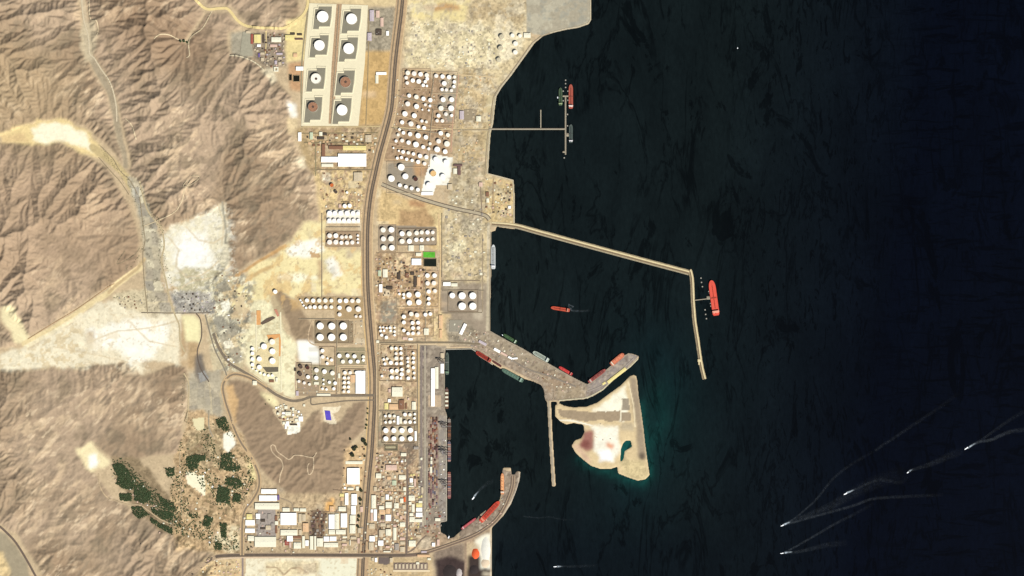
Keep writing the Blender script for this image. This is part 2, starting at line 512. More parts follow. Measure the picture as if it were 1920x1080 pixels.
patch([(914,180),(932,180),(924,240),(914,325),(905,325),(912,240)], (214,196,150), 2, 1, mot=.3)
patch([(756,128),(856,135),(850,165),(848,240),(846,290),(800,330),(716,300),(738,240)], (178,150,116), 2, 1, mot=.5)
patch([(840,136),(858,138),(852,225),(838,232),(822,200),(824,178)], (170,160,138), 2, 1)
patch([(726,305),(778,300),(790,360),(770,362),(724,345)], (168,155,132), 2, 1, mot=.25)
patch([(775,308),(800,305),(795,330),(778,330)], (196,158,114), 2, 1)
patch([(808,288),(850,296),(845,330),(840,346),(818,348),(812,366),(790,362),(795,340),(804,310)], (255,253,236), 1, 0, mot=.05)
patch([(848,300),(912,300),(908,400),(840,385)], (194,176,138), 3, 3, mot=.9)
patch([(908,328),(966,340),(966,425),(905,415)], (220,194,140), 2, 2, mot=.9)
patch([(707,350),(760,370),(850,392),(830,402),(820,470),(708,420)], (226,196,140), 3, 3, mot=.7)
patch([(765,372),(800,380),(795,392),(770,385)], (186,146,104), 3, 3)
patch([(750,395),(800,392),(818,405),(818,425),(745,425)], (196,162,116), 3, 3, mot=.6)
patch([(800,395),(828,388),(830,470),(820,470),(815,410)], (240,214,156), 2, 2)
patch([(710,420),(744,422),(818,426),(820,458),(742,460),(742,472),(710,472)], (170,154,130), 1, 0, mot=.25)
patch([(830,385),(905,402),(918,430),(920,500),(908,540),(828,545),(826,470)], (214,194,150), 3, 3, mot=1.0)
patch([(840,460),(880,450),(870,480),(850,490)], (246,232,186), 4, 4)
patch([(865,400),(905,410),(900,440),(870,440)], (184,172,142), 5, 5, k=.8)
patch([(702,470),(795,475),(830,545),(825,630),(704,630)], (200,170,126), 3, 2, mot=.95)
patch([(740,475),(770,475),(770,500),(740,502)], (238,212,164), 3, 2)
patch([(716,565),(748,560),(745,600),(735,608),(712,605)], (164,156,134), 3, 3, mot=.3)
patch([(770,545),(820,540),(820,560),(812,580),(768,580)], (216,184,134), 3, 2)
patch([(826,530),(915,530),(917,620),(890,640),(828,640)], (170,154,130), 2, 1, mot=.3)
patch([(812,585),(830,585),(832,640),(812,640)], (246,220,164), 2, 1)
patch([(824,590),(845,590),(842,640),(825,645)], (232,204,152), 2, 1, mot=.5)
patch([(835,595),(870,600),(905,630),(890,650),(840,645)], (172,158,132), 2, 2, mot=.9)
streak([(916,420),(915,500),(914,620)], 5, (206,192,160), 1, 0)
streak([(905,430),(904,560)], 2, (222,200,160), 1, 0)
patch([(704,645),(782,645),(782,770),(704,765)], (208,182,140), 1, 1, mot=.7)
patch([(706,770),(784,768),(784,838),(708,838)], (172,158,128), 1, 1, mot=.25)
patch([(702,838),(788,838),(790,1040),(690,1040)], (196,168,130), 2, 1, mot=1.0)
patch([(745,830),(785,832),(780,860),(765,880),(750,870)], (140,124,104), 3, 3, mot=.6)
patch([(786,645),(838,650),(838,1000),(786,1000)], (160,146,126), 1, 0, mot=.45)
patch([(788,648),(802,648),(800,690),(790,692)], (136,124,116), 1, 1)
patch([(803,780),(822,780),(822,945),(803,945)], (166,142,120), 2, 1, mot=.6)
patch([(824,780),(838,778),(838,978),(824,978)], (164,154,140), 1, 0, mot=.2)
patch([(790,985),(835,985),(860,1010),(790,1040)], (176,152,122), 2, 2, mot=.9)
# piers
patch([(880,625),(920,620),(1100,720),(1100,750),(1022,752),(1015,722),(885,655)], (170,152,128), 1, 0, mot=.8)
patch([(880,628),(920,622),(960,645),(1050,698),(1040,715),(930,660)], (176,160,132), 2, 2, mot=.4)
patch([(1005,690),(1060,705),(1100,735),(1060,748),(1022,735)], (168,146,118), 4, 3, mot=.5)
patch([(1098,722),(1180,662),(1198,668),(1130,732),(1098,748)], (160,148,136), 1, 0, mot=.3)
patch([(1040,730),(1100,722),(1100,746),(1042,750)], (176,158,128), 3, 2, mot=.7)
streak([(1028,752),(1032,820),(1038,910)], 3.5, (186,172,146), 1, 0)
patch([(862,995),(940,938),(942,880),(976,884),(965,925),(935,980),(860,1020)], (158,140,118), 1, 1, mot=.7)
streak([(975,886),(970,915),(955,948),(935,975),(925,988)], 2.5, (196,182,160), 1, 0)
# south: yards, industrial district
patch([(450,905),(500,895),(530,925),(690,925),(690,1040),(454,1040)], (206,182,142), 2, 1, mot=.6)
patch([(480,960),(516,958),(516,1010),(480,1010)], (178,166,152), 1, 1, mot=.9)
patch([(583,958),(612,958),(606,1005),(580,1008)], (112,92,76), 3, 3, mot=.9)
patch([(610,940),(625,930),(628,958),(608,958)], (240,186,112), 2, 2)
patch([(648,840),(690,830),(690,925),(640,925)], (222,190,142), 2, 2, mot=.7)
patch([(460,1046),(680,1046),(680,1200),(460,1200)], (252,242,206), 1, 1, mot=.25)
patch([(600,1048),(678,1048),(678,1200),(600,1200)], (251,246,212), 2, 1, mot=.08)
patch([(496,1052),(560,1050),(598,1055),(598,1075),(500,1085)], (246,228,182), 2, 2, mot=.6)
streak([(500,1063),(520,1064),(533,1078),(545,1066),(560,1064),(578,1075)], 3, (194,170,134), 1, 1)
patch([(384,1047),(452,1047),(452,1200),(330,1200)], (222,196,148), 2, 2, mot=.9)
patch([(684,1046),(810,1044),(812,1200),(684,1200)], (214,188,142), 2, 1, mot=.7)
patch([(710,1045),(730,1045),(730,1057),(710,1057)], (130,116,106), 1, 1)
patch([(812,1030),(870,1015),(872,1060),(866,1090),(818,1090)], (150,132,112), 2, 2, mot=.6)
patch([(818,1048),(845,1040),(872,1052),(868,1200),(816,1200)], (74,60,56), 3, 3, mot=.5)
patch([(876,1040),(922,1040),(922,1200),(876,1200)], (70,58,52), 3, 2, mot=.3)
patch([(860,1012),(922,988),(922,1040),(900,1015),(875,1016)], (176,152,122), 2, 2, mot=.5)
patch([(888,1014),(900,1006),(921,1000),(921,1066),(902,1066),(900,1030)], (255,248,220), 2, 2, mot=.05)
streak([(920,992),(920,1085)], 3, (206,186,156), 1, 0)
streak([(873,1012),(873,1085)], 5, (170,146,120), 1, 0)
# farms
patch([(330,845),(350,800),(352,770),(420,780),(440,805),(470,850),(484,900),(455,965),(453,1040),(330,1030),(320,920)], (206,176,132), 4, 5, mot=.9)
patch([(348,815),(410,790),(420,880),(355,880)], (176,156,118), 4, 4, mot=.9)
patch([(350,882),(365,885),(372,892),(385,890),(384,930),(376,922),(350,905)], (255,246,206), 1, 2, mot=.1)
patch([(418,812),(432,810),(441,832),(428,848),(418,840)], (255,252,228), 2, 2, mot=.1)
patch([(360,785),(382,783),(382,805),(370,808),(364,800)], (244,230,178), 1, 1, mot=.1)
patch([(460,865),(478,870),(484,895),(468,900)], (255,236,170), 3, 3)
patch([(420,985),(450,985),(450,1030),(425,1035),(400,1010)], (244,228,184), 3, 4, mot=.7)
patch([(210,855),(262,860),(330,950),(335,985),(300,995),(240,940),(215,900)], (156,136,104), 4, 5, mot=.8)
patch([(140,838),(170,830),(208,862),(175,888),(162,880)], (255,238,186), 4, 4, mot=.2)
patch([(165,852),(185,850),(185,875),(168,880)], (255,255,240), 4, 3)
patch([(-60,985),(10,1000),(50,1050),(65,1120),(20,1120),(-60,1050)], (176,162,132), 4, 2, mot=.2)
patch([(-60,1035),(5,1038),(20,1070),(-10,1120),(-60,1120)], (232,206,152), 5, 4)
# village on the hill and the court beside it
patch([(510,768),(530,755),(562,770),(570,780),(563,812),(540,816),(530,800)], (214,194,156), 1, 2, mot=.9)
patch([(538,800),(563,790),(562,812),(540,816)], (255,250,226), 1, 1)
patch([(604,762),(625,763),(640,760),(632,772),(624,775),(632,796),(620,796),(608,790)], (252,236,198), 1, 1)
patch([(486,735),(510,740),(522,752),(518,765),(500,752)], (255,240,184), 3, 2)
# island
patch(ISLAND, (236,212,164), 0, 0, mot=.25)
m = polymask(ISLAND)*blur(polymask(ISLAND), 4)
patch([(1172,722),(1178,760),(1170,790),(1110,772),(1140,752)], (255,250,222), 5, 4)
patch([(1108,800),(1158,795),(1162,850),(1150,870),(1118,862),(1112,830)], (255,250,226), 5, 5)
patch([(1120,845),(1145,840),(1148,865),(1122,868)], (255,255,250), 4, 3)
patch([(1046,768),(1110,774),(1164,770),(1166,790),(1080,788),(1050,782)], (178,158,128), 1, 2)
patch([(1180,706),(1194,708),(1206,800),(1212,860),(1196,860),(1192,800),(1182,745)], (176,158,130), 2, 1)
patch([(1166,748),(1178,746),(1182,770),(1166,770)], (172,160,136), 1, 0)
patch([(1164,774),(1182,774),(1184,790),(1162,788)], (176,158,130), 1, 0)
patch([(1162,792),(1188,794),(1188,808),(1164,806)], (210,192,156), 2, 1)
patch([(1094,808),(1112,806),(1114,840),(1100,848),(1086,838),(1090,826)], (172,120,106), 3, 2)
patch([(1094,824),(1106,826),(1104,838),(1088,838)], (142,88,78), 2, 1)
patch([(1136,828),(1152,834),(1148,842),(1136,836)], (238,168,128), 2, 1)
patch([(1074,834),(1084,832),(1096,850),(1110,868),(1100,868)], (226,192,160), 2, 1)
patch([(1198,850),(1208,850),(1208,864),(1198,864)], (120,106,88), 2, 1)
patch([(1162,868),(1170,862),(1205,866),(1218,890),(1205,900),(1175,894)], (226,206,156), 3, 3, mot=.6)
streak([(1166,750),(1163,790)], 2, (255,246,214), 1, 0)
streak([(1178,716),(1188,760),(1191,800)], 2.5, (250,232,190), 1, 0)
streak([(1046,788),(1075,789),(1110,798)], 2.5, (255,250,226), 1, 0)
SPK = [fbm(PX, PY, 5, 1301, 3, .6), fbm(PX, PY, 9, 1302, 3, .6), fbm(PX, PY, 18, 1303, 4, .6), fbm(PX+500, PY, 5, 1304, 3, .6), fbm(PX+900, PY, 9, 1305, 3, .6)]
def speckle(poly, c, n, thr, k=.8, soft=3):
    m = polymask(poly, soft, 5)*np.clip((SPK[n]-thr)/.06, 0, 1)
    blend(m, c, k)
QUARRY = [(300,440),(318,425),(350,412),(395,398),(412,378),(428,378),(440,440),(440,540),(410,560),(330,560),(308,540)]
speckle(QUARRY, (238,228,198), 0, .58, .6); speckle(QUARRY, (252,246,222), 4, .56, .6); speckle([(395,400),(440,380),(440,520),(400,510)], (176,168,144), 3, .62, .55)
patch([(345,455),(380,450),(388,480),(365,500),(335,495)], (255,254,244), 4, 6, .7)
for tr_ in ([(316,445),(335,470),(330,500),(350,520),(380,515),(410,490)],[(350,425),(372,450),(400,455),(425,440)],[(340,540),(365,525),(400,520),(430,500)],[(410,385),(420,420),(415,460)],[(240,600),(280,640),(330,650)],[(170,640),(220,620),(280,615),(340,600)],[(100,650),(160,660),(240,680)]):
    streak(tr_, 3, (226,206,166), 1, 2, .7)
streak([(418,378),(420,400),(424,430),(422,455)], 4, (158,152,132), 2, 2, .8)
MESS = [(385,520),(445,505),(480,530),(470,600),(462,660),(440,700),(405,690),(392,620)]
speckle(MESS, (252,244,208), 1, .55, .85); speckle(MESS, (146,142,124), 4, .56, .8); speckle(MESS, (126,118,100), 0, .62, .6); speckle(MESS, (236,210,160), 2, .58, .6)
for a, c in (([(405,535),(425,528),(432,545),(412,552)],(158,152,132)),([(398,600),(418,590),(430,612),(410,622)],(164,158,138)),([(412,570),(428,562),(432,580),(416,586)],(255,250,224)),([(425,612),(440,602),(452,622),(436,636)],(172,164,142)),([(410,628),(428,622),(440,645),(422,660)],(176,166,140)),([(418,640),(436,638),(442,650),(424,655)],(255,246,214)),([(440,560),(458,552),(462,585),(446,590)],(226,204,160)),([(430,655),(448,650),(456,676),(440,680)],(178,168,142)),([(395,660),(418,662),(420,690),(400,694)],(214,198,158))):
    patch(a, c, 1, 3, .85)
patch([(330,548),(395,548),(402,588),(330,588)], (186,178,160), 2, 3); speckle([(322,545),(402,545),(404,590),(325,590)], (146,142,134), 0, .56, .7, 1); speckle([(322,545),(402,545),(404,590),(325,590)], (222,216,196), 3, .6, .8, 1)
wad = [((238,330),(258,352)),((252,350),(268,380)),((262,378),(282,408)),((270,405),(292,430)),((273,432),(294,462)),((272,464),(296,485)),((274,486),(298,505)),((272,506),(300,526)),((272,527),(304,546)),((274,548),(312,566)),((276,567),(318,586))]
for i, (p, q_) in enumerate(wad):
    for (u0, u1) in ((0, .5), (.5, 1)):
        x0 = p[0]+(q_[0]-p[0])*u0; x1 = p[0]+(q_[0]-p[0])*u1
        patch([(x0,p[1]),(x1,p[1]+2),(x1+3,q_[1]),(x0+2,q_[1]-2)], [(186,176,150),(212,198,164),(168,160,142),(240,228,190),(196,184,154),(180,168,144)][(i*2+int(u0*2)+i//2) % 6], 1, 2, .75)
speckle([(238,330),(262,345),(300,420),(310,590),(268,590),(268,400)], (120,112,92), 0, .63, .7, 2)
WHITE_F = [(150,600),(200,562),(345,590),(350,672),(265,700),(120,688)]
speckle(WHITE_F, (248,232,194), 2, .56, .6); speckle(WHITE_F, (214,192,152), 0, .68, .5)
speckle([(0,672),(70,645),(150,600),(170,690),(0,694)], (226,204,158), 1, .52, .7)
for a in ([(762,0),(985,0),(985,62),(960,132),(930,180),(756,128)],):
    speckle(a, (246,234,198), 2, .54, .5); speckle(a, (198,184,154), 4, .58, .45); speckle(a, (168,150,120), 0, .68, .45)
speckle([(985,-60),(1112,-60),(1110,40),(1020,66),(988,60)], (206,198,170), 2, .52, .6, 1); speckle([(985,-60),(1112,-60),(1110,40),(1020,66),(988,60)], (166,166,150), 1, .56, .5, 1)
for a in ([(862,130),(930,140),(930,180),(912,330),(850,330)], [(830,335),(912,330),(905,545),(826,545)], [(906,330),(966,340),(966,425),(905,415)]):
    speckle(a, (240,226,188), 1, .56, .5); speckle(a, (182,168,142), 4, .57, .5); speckle(a, (150,132,106), 0, .67, .5)
for a in ([(702,470),(830,475),(825,640),(704,640)], [(700,645),(784,645),(784,1040),(690,1040)], [(575,238),(706,238),(690,330),(592,330)], [(596,320),(690,322),(684,420),(604,415)]):
    speckle(a, (238,212,170), 3, .58, .7); speckle(a, (146,124,98), 0, .6, .65); speckle(a, (182,150,120), 4, .58, .6); speckle(a, (120,104,86), 1, .68, .5)
speckle([(745,138),(852,138),(848,290),(722,300)], (206,176,140), 3, .58, .6); speckle([(745,138),(852,138),(848,290),(722,300)], (140,116,90), 0, .62, .5)
for a in ([(880,625),(920,620),(1100,720),(1180,662),(1198,668),(1112,745),(1022,752),(1015,722),(885,655)], [(862,995),(940,938),(942,880),(976,884),(935,980),(860,1020)], [(786,645),(838,650),(838,1000),(786,1000)]):
    speckle(a, (200,184,158), 3, .58, .6, 1); speckle(a, (128,112,96), 0, .61, .6, 1)
FARM = [(330,845),(350,800),(420,780),(440,805),(484,900),(455,965),(453,1040),(330,1030),(320,920)]
speckle(FARM, (236,208,160), 1, .55, .7); speckle(FARM, (146,122,88), 3, .58, .7); speckle(FARM, (188,158,124), 4, .62, .4); speckle(FARM, (112,104,70), 0, .63, .6)
patch([(350,882),(365,885),(372,892),(385,890),(384,930),(376,922),(350,905)], (255,246,208), 1, 2, .9)
patch([(418,812),(432,810),(441,832),(428,848),(418,840)], (255,252,228), 1, 2, .9)
patch([(361,785),(382,783),(382,805),(370,808),(364,800)], (246,234,184), 0, 1, .9)
patch([(385,905),(398,900),(400,920),(388,925)], (230,204,150), 1, 2, .7)
speckle([(450,905),(690,925),(690,1040),(454,1040)], (160,138,108), 0, .58, .7); speckle([(384,1047),(690,1047),(690,1090),(350,1090)], (206,182,140), 0, .62, .5)
speckle([(440,540),(570,415),(682,470),(686,552),(500,590)], (232,192,126), 2, .53, .6); speckle([(440,540),(570,415),(682,470),(686,552),(500,590)], (200,176,136), 0, .66, .6)
speckle([(480,585),(520,590),(560,640),(560,740),(470,700),(450,640)], (214,196,150), 1, .58, .6)
lots = random.Random(5)
for _ in range(190):
    x = lots.uniform(455, 915); y = lots.uniform(0, 1075)
    if x < 690 and (y < 60 or 700 < y < 900 or x < 560 and y < 900): continue
    w_ = lots.uniform(6, 26); h_ = lots.uniform(5, 22)
    patch([(x,y),(x+w_,y),(x+w_+lots.uniform(-2,2),y+h_),(x+lots.uniform(-2,2),y+h_)], lots.choice([(244,228,188),(244,230,196),(196,178,150),(178,166,144),(226,196,154),(216,184,154),(206,190,158),(236,206,164)]), lots.choice([1,2,4]), 1, lots.uniform(.25,.6))
fl = flat*(1-polymask(ISLAND))
cov = cov*(1 + fl[..., None]*np.array([.03,.04,.06]))
cov = cov*(1-fl[..., None]) + fl[..., None]*cov
rkm = (1-flat)[..., None]
cov = cov*(1 + rkm*np.array([.05,.05,.06]))*np.array([1.0,1.0,1.015])
cov = np.clip(cov, 0.005, .8)

# ---- the land sheet, its outermost rows stretched far beyond the frame
def stretch(a):
    a = a.astype(float).copy()
    return a
GXs = stretch(GX); GYs = stretch(GY)
XS = (GXs-960)*S; YS = (540-GYs)*S
XS[0] = -40000; XS[1] = -12000; YS[0] = 40000; YS[1] = 12000; YS[-1] = -40000; YS[-2] = -12000
V = np.empty((NY, NX, 3)); V[..., 0] = XS[None]; V[..., 1] = YS[:, None]; V[..., 2] = Z
ids = np.arange(NY*NX).reshape(NY, NX)
q = np.stack([ids[1:, :-1], ids[1:, 1:], ids[:-1, 1:], ids[:-1, :-1]], -1).reshape(-1, 4)
zq = Z.ravel()[q].max(1)
q = q[zq > -LAND_Z+.01]
me = bpy.data.meshes.new('ground')
me.vertices.add(NY*NX); me.vertices.foreach_set('co', V.ravel())
me.loops.add(len(q)*4); me.loops.foreach_set('vertex_index', q.ravel().astype(np.int32))
me.polygons.add(len(q)); me.polygons.foreach_set('loop_start', np.arange(0, len(q)*4, 4, dtype=np.int32))
me.polygons.foreach_set('loop_total', np.full(len(q), 4, dtype=np.int32))
me.update(calc_edges=True)
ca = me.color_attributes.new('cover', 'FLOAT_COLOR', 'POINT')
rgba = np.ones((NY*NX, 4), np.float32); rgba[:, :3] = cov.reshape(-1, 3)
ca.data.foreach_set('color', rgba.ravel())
fa = me.attributes.new('mottle', 'FLOAT', 'POINT'); fa.data.foreach_set('value', MOT.ravel().astype(np.float32))
me.polygons.foreach_set('use_smooth', [True]*len(q))
gm = bpy.data.materials.new('desert_ground'); gm.use_nodes = True
nt = gm.node_tree; N = nt.nodes; LK = nt.links
b = N['Principled BSDF']; b.inputs['Roughness'].default_value = .95; b.inputs['Specular IOR Level'].default_value = .1
at = N.new('ShaderNodeAttribute'); at.attribute_name = 'cover'
am = N.new('ShaderNodeAttribute'); am.attribute_name = 'mottle'
geo = N.new('ShaderNodeNewGeometry')
def math_(op, a, b_=None, c=None):
    n = N.new('ShaderNodeMath'); n.operation = op
    for i, v in enumerate((a, b_, c)):
        if v is None: continue
        if isinstance(v, (int, float)): n.inputs[i].default_value = v
        else: LK.new(v, n.inputs[i])
    return n.outputs[0]
def vor(scale, rnd=.9):
    n = N.new('ShaderNodeTexVoronoi'); n.distance = 'CHEBYCHEV'; n.inputs['Scale'].default_value = scale; n.inputs['Randomness'].default_value = rnd
    LK.new(geo.outputs['Position'], n.inputs['Vector'])
    s = N.new('ShaderNodeSeparateColor'); LK.new(n.outputs['Color'], s.inputs[0])
    return s
v1 = vor(1/20.0); v2 = vor(1/52.0)
ns = N.new('ShaderNodeTexNoise'); ns.inputs['Scale'].default_value = 1/30.0; ns.inputs['Detail'].default_value = 6; ns.inputs['Roughness'].default_value = .7
LK.new(geo.outputs['Position'], ns.inputs['Vector'])
ns2 = N.new('ShaderNodeTexNoise'); ns2.inputs['Scale'].default_value = 1/110.0; ns2.inputs['Detail'].default_value = 5
LK.new(geo.outputs['Position'], ns2.inputs['Vector'])
blk = math_('ADD', math_('MULTIPLY', math_('SUBTRACT', v1.outputs[0], .5), .95), math_('MULTIPLY', math_('SUBTRACT', v2.outputs[1], .5), .7))
fine = math_('ADD', math_('MULTIPLY', math_('SUBTRACT', ns.outputs['Fac'], .5), .7), math_('MULTIPLY', math_('SUBTRACT', ns2.outputs['Fac'], .5), .8))
f = math_('ADD', math_('MULTIPLY', math_('ADD', blk, fine), math_('MULTIPLY', am.outputs['Fac'], .5)), 1.0)
f = math_('ADD', f, math_('MULTIPLY', fine, .16))
f = math_('MAXIMUM', f, .25)
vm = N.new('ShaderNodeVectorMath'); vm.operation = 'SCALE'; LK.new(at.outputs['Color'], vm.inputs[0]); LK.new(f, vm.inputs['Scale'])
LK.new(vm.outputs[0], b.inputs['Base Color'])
me.materials.append(gm)
ground = struct(link(bpy.data.objects.new('ground', me)))

# ================================================================ SEA
ex = np.concatenate([[-40000, -9000], (np.arange(700, 2000, 8)-960)*S, [9000, 40000]])
ey = np.concatenate([[40000, 9000], (540-np.arange(-60, 1150, 8))*S, [-9000, -40000]])
EX, EY = np.meshgrid(ex, ey); epx = EX/S+960; epy = 540-EY/S
def segd(pts, x, y):
    d = np.full(x.shape, 1e9)
    for (x0, y0), (x1, y1) in zip(pts[:-1], pts[1:]):
        L = (x1-x0)**2+(y1-y0)**2
        t = np.clip(((x-x0)*(x1-x0)+(y-y0)*(y1-y0))/L, 0, 1)
        d = np.minimum(d, np.hypot(x-x0-t*(x1-x0), y-y0-t*(y1-y0)))
    return d
ewx = epx + 14*(fbm(epx, epy, 40, 301)-.5); ewy = epy + 14*(fbm(epx, epy, 40, 302)-.5)
dI = segd([(1203,760),(1210,800),(1214,850),(1220,890),(1205,905),(1178,900),(1160,888),(1125,882),(1105,876),(1085,860)], ewx, ewy)
tq = np.exp(-dI/6.0)*.55 + .22*np.exp(-segd([(1235,740),(1245,790),(1225,830)], ewx, ewy)/22.0)
tq = np.where(inpoly(epx, epy, LAGOON) | inpoly(epx, epy, [(1158,820),(1192,820),(1192,870),(1158,870)]), .9, tq)
# depth: open sea east is deeper and bluer than the roadstead
deep = np.clip((epx-1300+.15*(epy-540))/380, 0, 1)
deep = np.maximum(deep, np.clip((epy-900)/300, 0, .45)*(epx > 930))
c_harb = np.array([lin(v) for v in (27,37,37)]); c_road = np.array([lin(v) for v in (20,29,30)]); c_deep = np.array([lin(v) for v in (5,10,23)]); c_tq = np.array([lin(v) for v in (28,96,88)])
harb = np.clip(1-(np.minimum(epx-920, 400))/160, 0, 1)
wc = c_harb*harb[..., None]+c_road*(1-harb[..., None])
wc = wc*(1-deep[..., None])+c_deep*deep[..., None]
nn = fbm(epx, epy, 130, 77, 4)
wc = wc*(.8+.4*nn[..., None])
grn = np.exp(-segd([(1230,660),(1260,720),(1235,800),(1225,860),(1190,915)], ewx, ewy)/60.0)*.5
wc = wc*(1-grn[..., None]) + np.array([lin(v) for v in (18,44,48)])*grn[..., None]
tqn = np.clip(tq*(.75+.5*nn), 0, 1)
wc = wc*(1-tqn[..., None])+c_tq*tqn[..., None]
ny2, nx2 = EX.shape
me = bpy.data.meshes.new('sea')
VV = np.stack([EX, EY, np.zeros_like(EX)], -1).reshape(-1, 3)
ids = np.arange(ny2*nx2).reshape(ny2, nx2)
fq = np.stack([ids[1:, :-1], ids[1:, 1:], ids[:-1, 1:], ids[:-1, :-1]], -1).reshape(-1, 4)
me.from_pydata(VV.tolist(), [], fq.tolist()); me.update()
ca = me.color_attributes.new('depth', 'FLOAT_COLOR', 'POINT')
rgba = np.ones((len(VV), 4), np.float32); rgba[:, :3] = wc.reshape(-1, 3)
ca.data.foreach_set('color', rgba.ravel())
wm = bpy.data.materials.new('sea_water'); wm.use_nodes = True
nt = wm.node_tree; N = nt.nodes; LK = nt.links
b = N['Principled BSDF']; b.inputs['IOR'].default_value = 1.33; b.inputs['Roughness'].default_value = .22
WATER_K = .42
b.inputs['Specular IOR Level'].default_value = .22
at = N.new('ShaderNodeAttribute'); at.attribute_name = 'depth'
geo = N.new('ShaderNodeNewGeometry')
def stretchnoise(sx, sy, rot, detail, rough=.6, dist=0.0):
    mp = N.new('ShaderNodeMapping'); mp.inputs['Scale'].default_value = (1/sx, 1/sy, 1); mp.inputs['Rotation'].default_value = (0, 0, R(rot))
    LK.new(geo.outputs['Position'], mp.inputs['Vector'])
    n = N.new('ShaderNodeTexNoise'); n.inputs['Scale'].default_value = 1; n.inputs['Detail'].default_value = detail; n.inputs['Roughness'].default_value = rough; n.inputs['Distortion'].default_value = dist
    LK.new(mp.outputs[0], n.inputs['Vector'])
    return n.outputs['Fac']
def mrange(v, a, b_, c, d):
    n = N.new('ShaderNodeMapRange'); n.clamp = True
    for k, x in zip(('From Min', 'From Max', 'To Min', 'To Max'), (a, b_, c, d)): n.inputs[k].default_value = x
    LK.new(v, n.inputs['Value']); return n.outputs[0]
sep = N.new('ShaderNodeSeparateXYZ'); LK.new(geo.outputs['Position'], sep.inputs[0])
def band(v, c, w):            # 1 on the line where the noise passes c, 0 away from it
    return mrange(math_('ABSOLUTE', math_('SUBTRACT', v, c)), 0, w, 1, 0)
thread = math_('MULTIPLY', band(stretchnoise(330, 1300, 12, 5, .6, .8), .5, .028), mrange(stretchnoise(700, 900, 0, 3), .40, .50, 0, 1))
pool = mrange(stretchnoise(360, 900, 14, 7, .66, 1.4), .38, .41, 1, 0)
dash = mrange(stretchnoise(60, 240, 6, 5, .72, 1.2), .40, .44, 1, 0)
east = mrange(sep.outputs['X'], 1700, 2400, 0, 1)
far = mrange(sep.outputs['X'], 3300, 4000, 1, .25)
dash = math_('MULTIPLY', math_('MULTIPLY', dash, east), far)
wave = math_('MULTIPLY', mrange(stretchnoise(420, 80, 8, 5, .7, 1.0), .40, .48, .7, 0), mrange(sep.outputs['X'], 3000, 3900, 0, 1))
dk = math_('MAXIMUM', math_('MAXIMUM', math_('MULTIPLY', thread, .75), math_('MULTIPLY', pool, .7)), math_('MAXIMUM', math_('MULTIPLY', dash, .75), wave))
g = math_('SUBTRACT', 1.0, math_('MULTIPLY', dk, .8))
g = math_('MULTIPLY', g, math_('MULTIPLY', mrange(stretchnoise(26, 70, 10, 4, .7), .3, .7, .8, 1.2), mrange(stretchnoise(300, 900, 8, 6, .65, .8), .3, .7, .78, 1.22)))
g = math_('MULTIPLY', g, WATER_K)
vm = N.new('ShaderNodeVectorMath'); vm.operation = 'SCALE'; LK.new(at.outputs['Color'], vm.inputs[0]); LK.new(g, vm.inputs['Scale'])
LK.new(vm.outputs[0], b.inputs['Base Color'])
me.materials.append(wm)
sea = struct(link(bpy.data.objects.new('sea', me)))
# ================================================================ ROADS, PADS, BREAKWATER
LAYER = [0]
def nextz():
    LAYER[0] += 1
    return 0.25 + 0.018*LAYER[0]
def smooth_pts(pts, step=3.0):
    out = []
    n = len(pts)
    for i in range(n-1):
        p0 = pts[max(i-1, 0)]; p1 = pts[i]; p2 = pts[i+1]; p3 = pts[min(i+2, n-1)]
        k = max(1, int(math.hypot(p2[0]-p1[0], p2[1]-p1[1])/step))
        for j in range(k):
            t = j/k
            out.append(tuple(.5*((2*p1[c])+(-p0[c]+p2[c])*t+(2*p0[c]-5*p1[c]+4*p2[c]-p3[c])*t*t+(-p0[c]+3*p1[c]-3*p2[c]+p3[c])*t**3) for c in (0, 1)))
    out.append(pts[-1])
    return out
def ribbon(name, pts, w, m, off=0.0, curve=True, lift=0.0, z=None, jag=0.0):
    """a strip of road laid along the ground; w and off in photo pixels of ground"""
    P = smooth_pts(pts, 2.5) if curve else pts
    zz = nextz() + lift
    V = []; F = []
    for i, (x, y) in enumerate(P):
        a = P[max(i-1, 0)]; c = P[min(i+1, len(P)-1)]
        dx, dy = c[0]-a[0], c[1]-a[1]; L = math.hypot(dx, dy) or 1
        nx_, ny_ = -dy/L, dx/L
        for s in (-1, 1):
            ww = w/2 + (random.uniform(-jag, jag) if jag else 0)
            qx = x+nx_*(off+s*ww); qy = y+ny_*(off+s*ww)
            hz = z if z is not None else max(height(qx, qy), height(x, y), LAND_Z)
            X, Y = W(qx, qy)
            V.append((X, Y, hz+zz))
    for i in range(len(P)-1):
        F.append((2*i, 2*i+2, 2*i+3, 2*i+1))
    o = mesh_obj(name, V, F, m)
    return struct(o)
def sheet(name, pts, m, z=None):
    zz = (LAND_Z if z is None else z) + nextz()
    V = [W(*p)+(zz,) for p in pts]
    # keep the face looking up
    ar = sum(V[i][0]*V[(i+1) % len(V)][1]-V[(i+1) % len(V)][0]*V[i][1] for i in range(len(V)))
    if ar < 0: V = V[::-1]
    o = mesh_obj(name, V, [tuple(range(len(V)))], m)
    return struct(o)

ASPH = mat('worn_asphalt', (112,98,84), .14, .03)
ASPH_D = mat('dark_asphalt', (92,80,72), .12, .03)
VERGE = mat('road_verge', (206,176,136), .16, .03)
PALE_R = mat('pale_track', (232,212,172), .1, .04)
SAND_R = mat('sand_track', (250,226,160), .1, .04)
GREY_R = mat('grey_road', (152,142,122), .12, .03)
CONC = mat('quay_concrete', (178,166,142), .14, .04)
SKIRT = mat('rock_armour', (196,178,140), .3, .12)

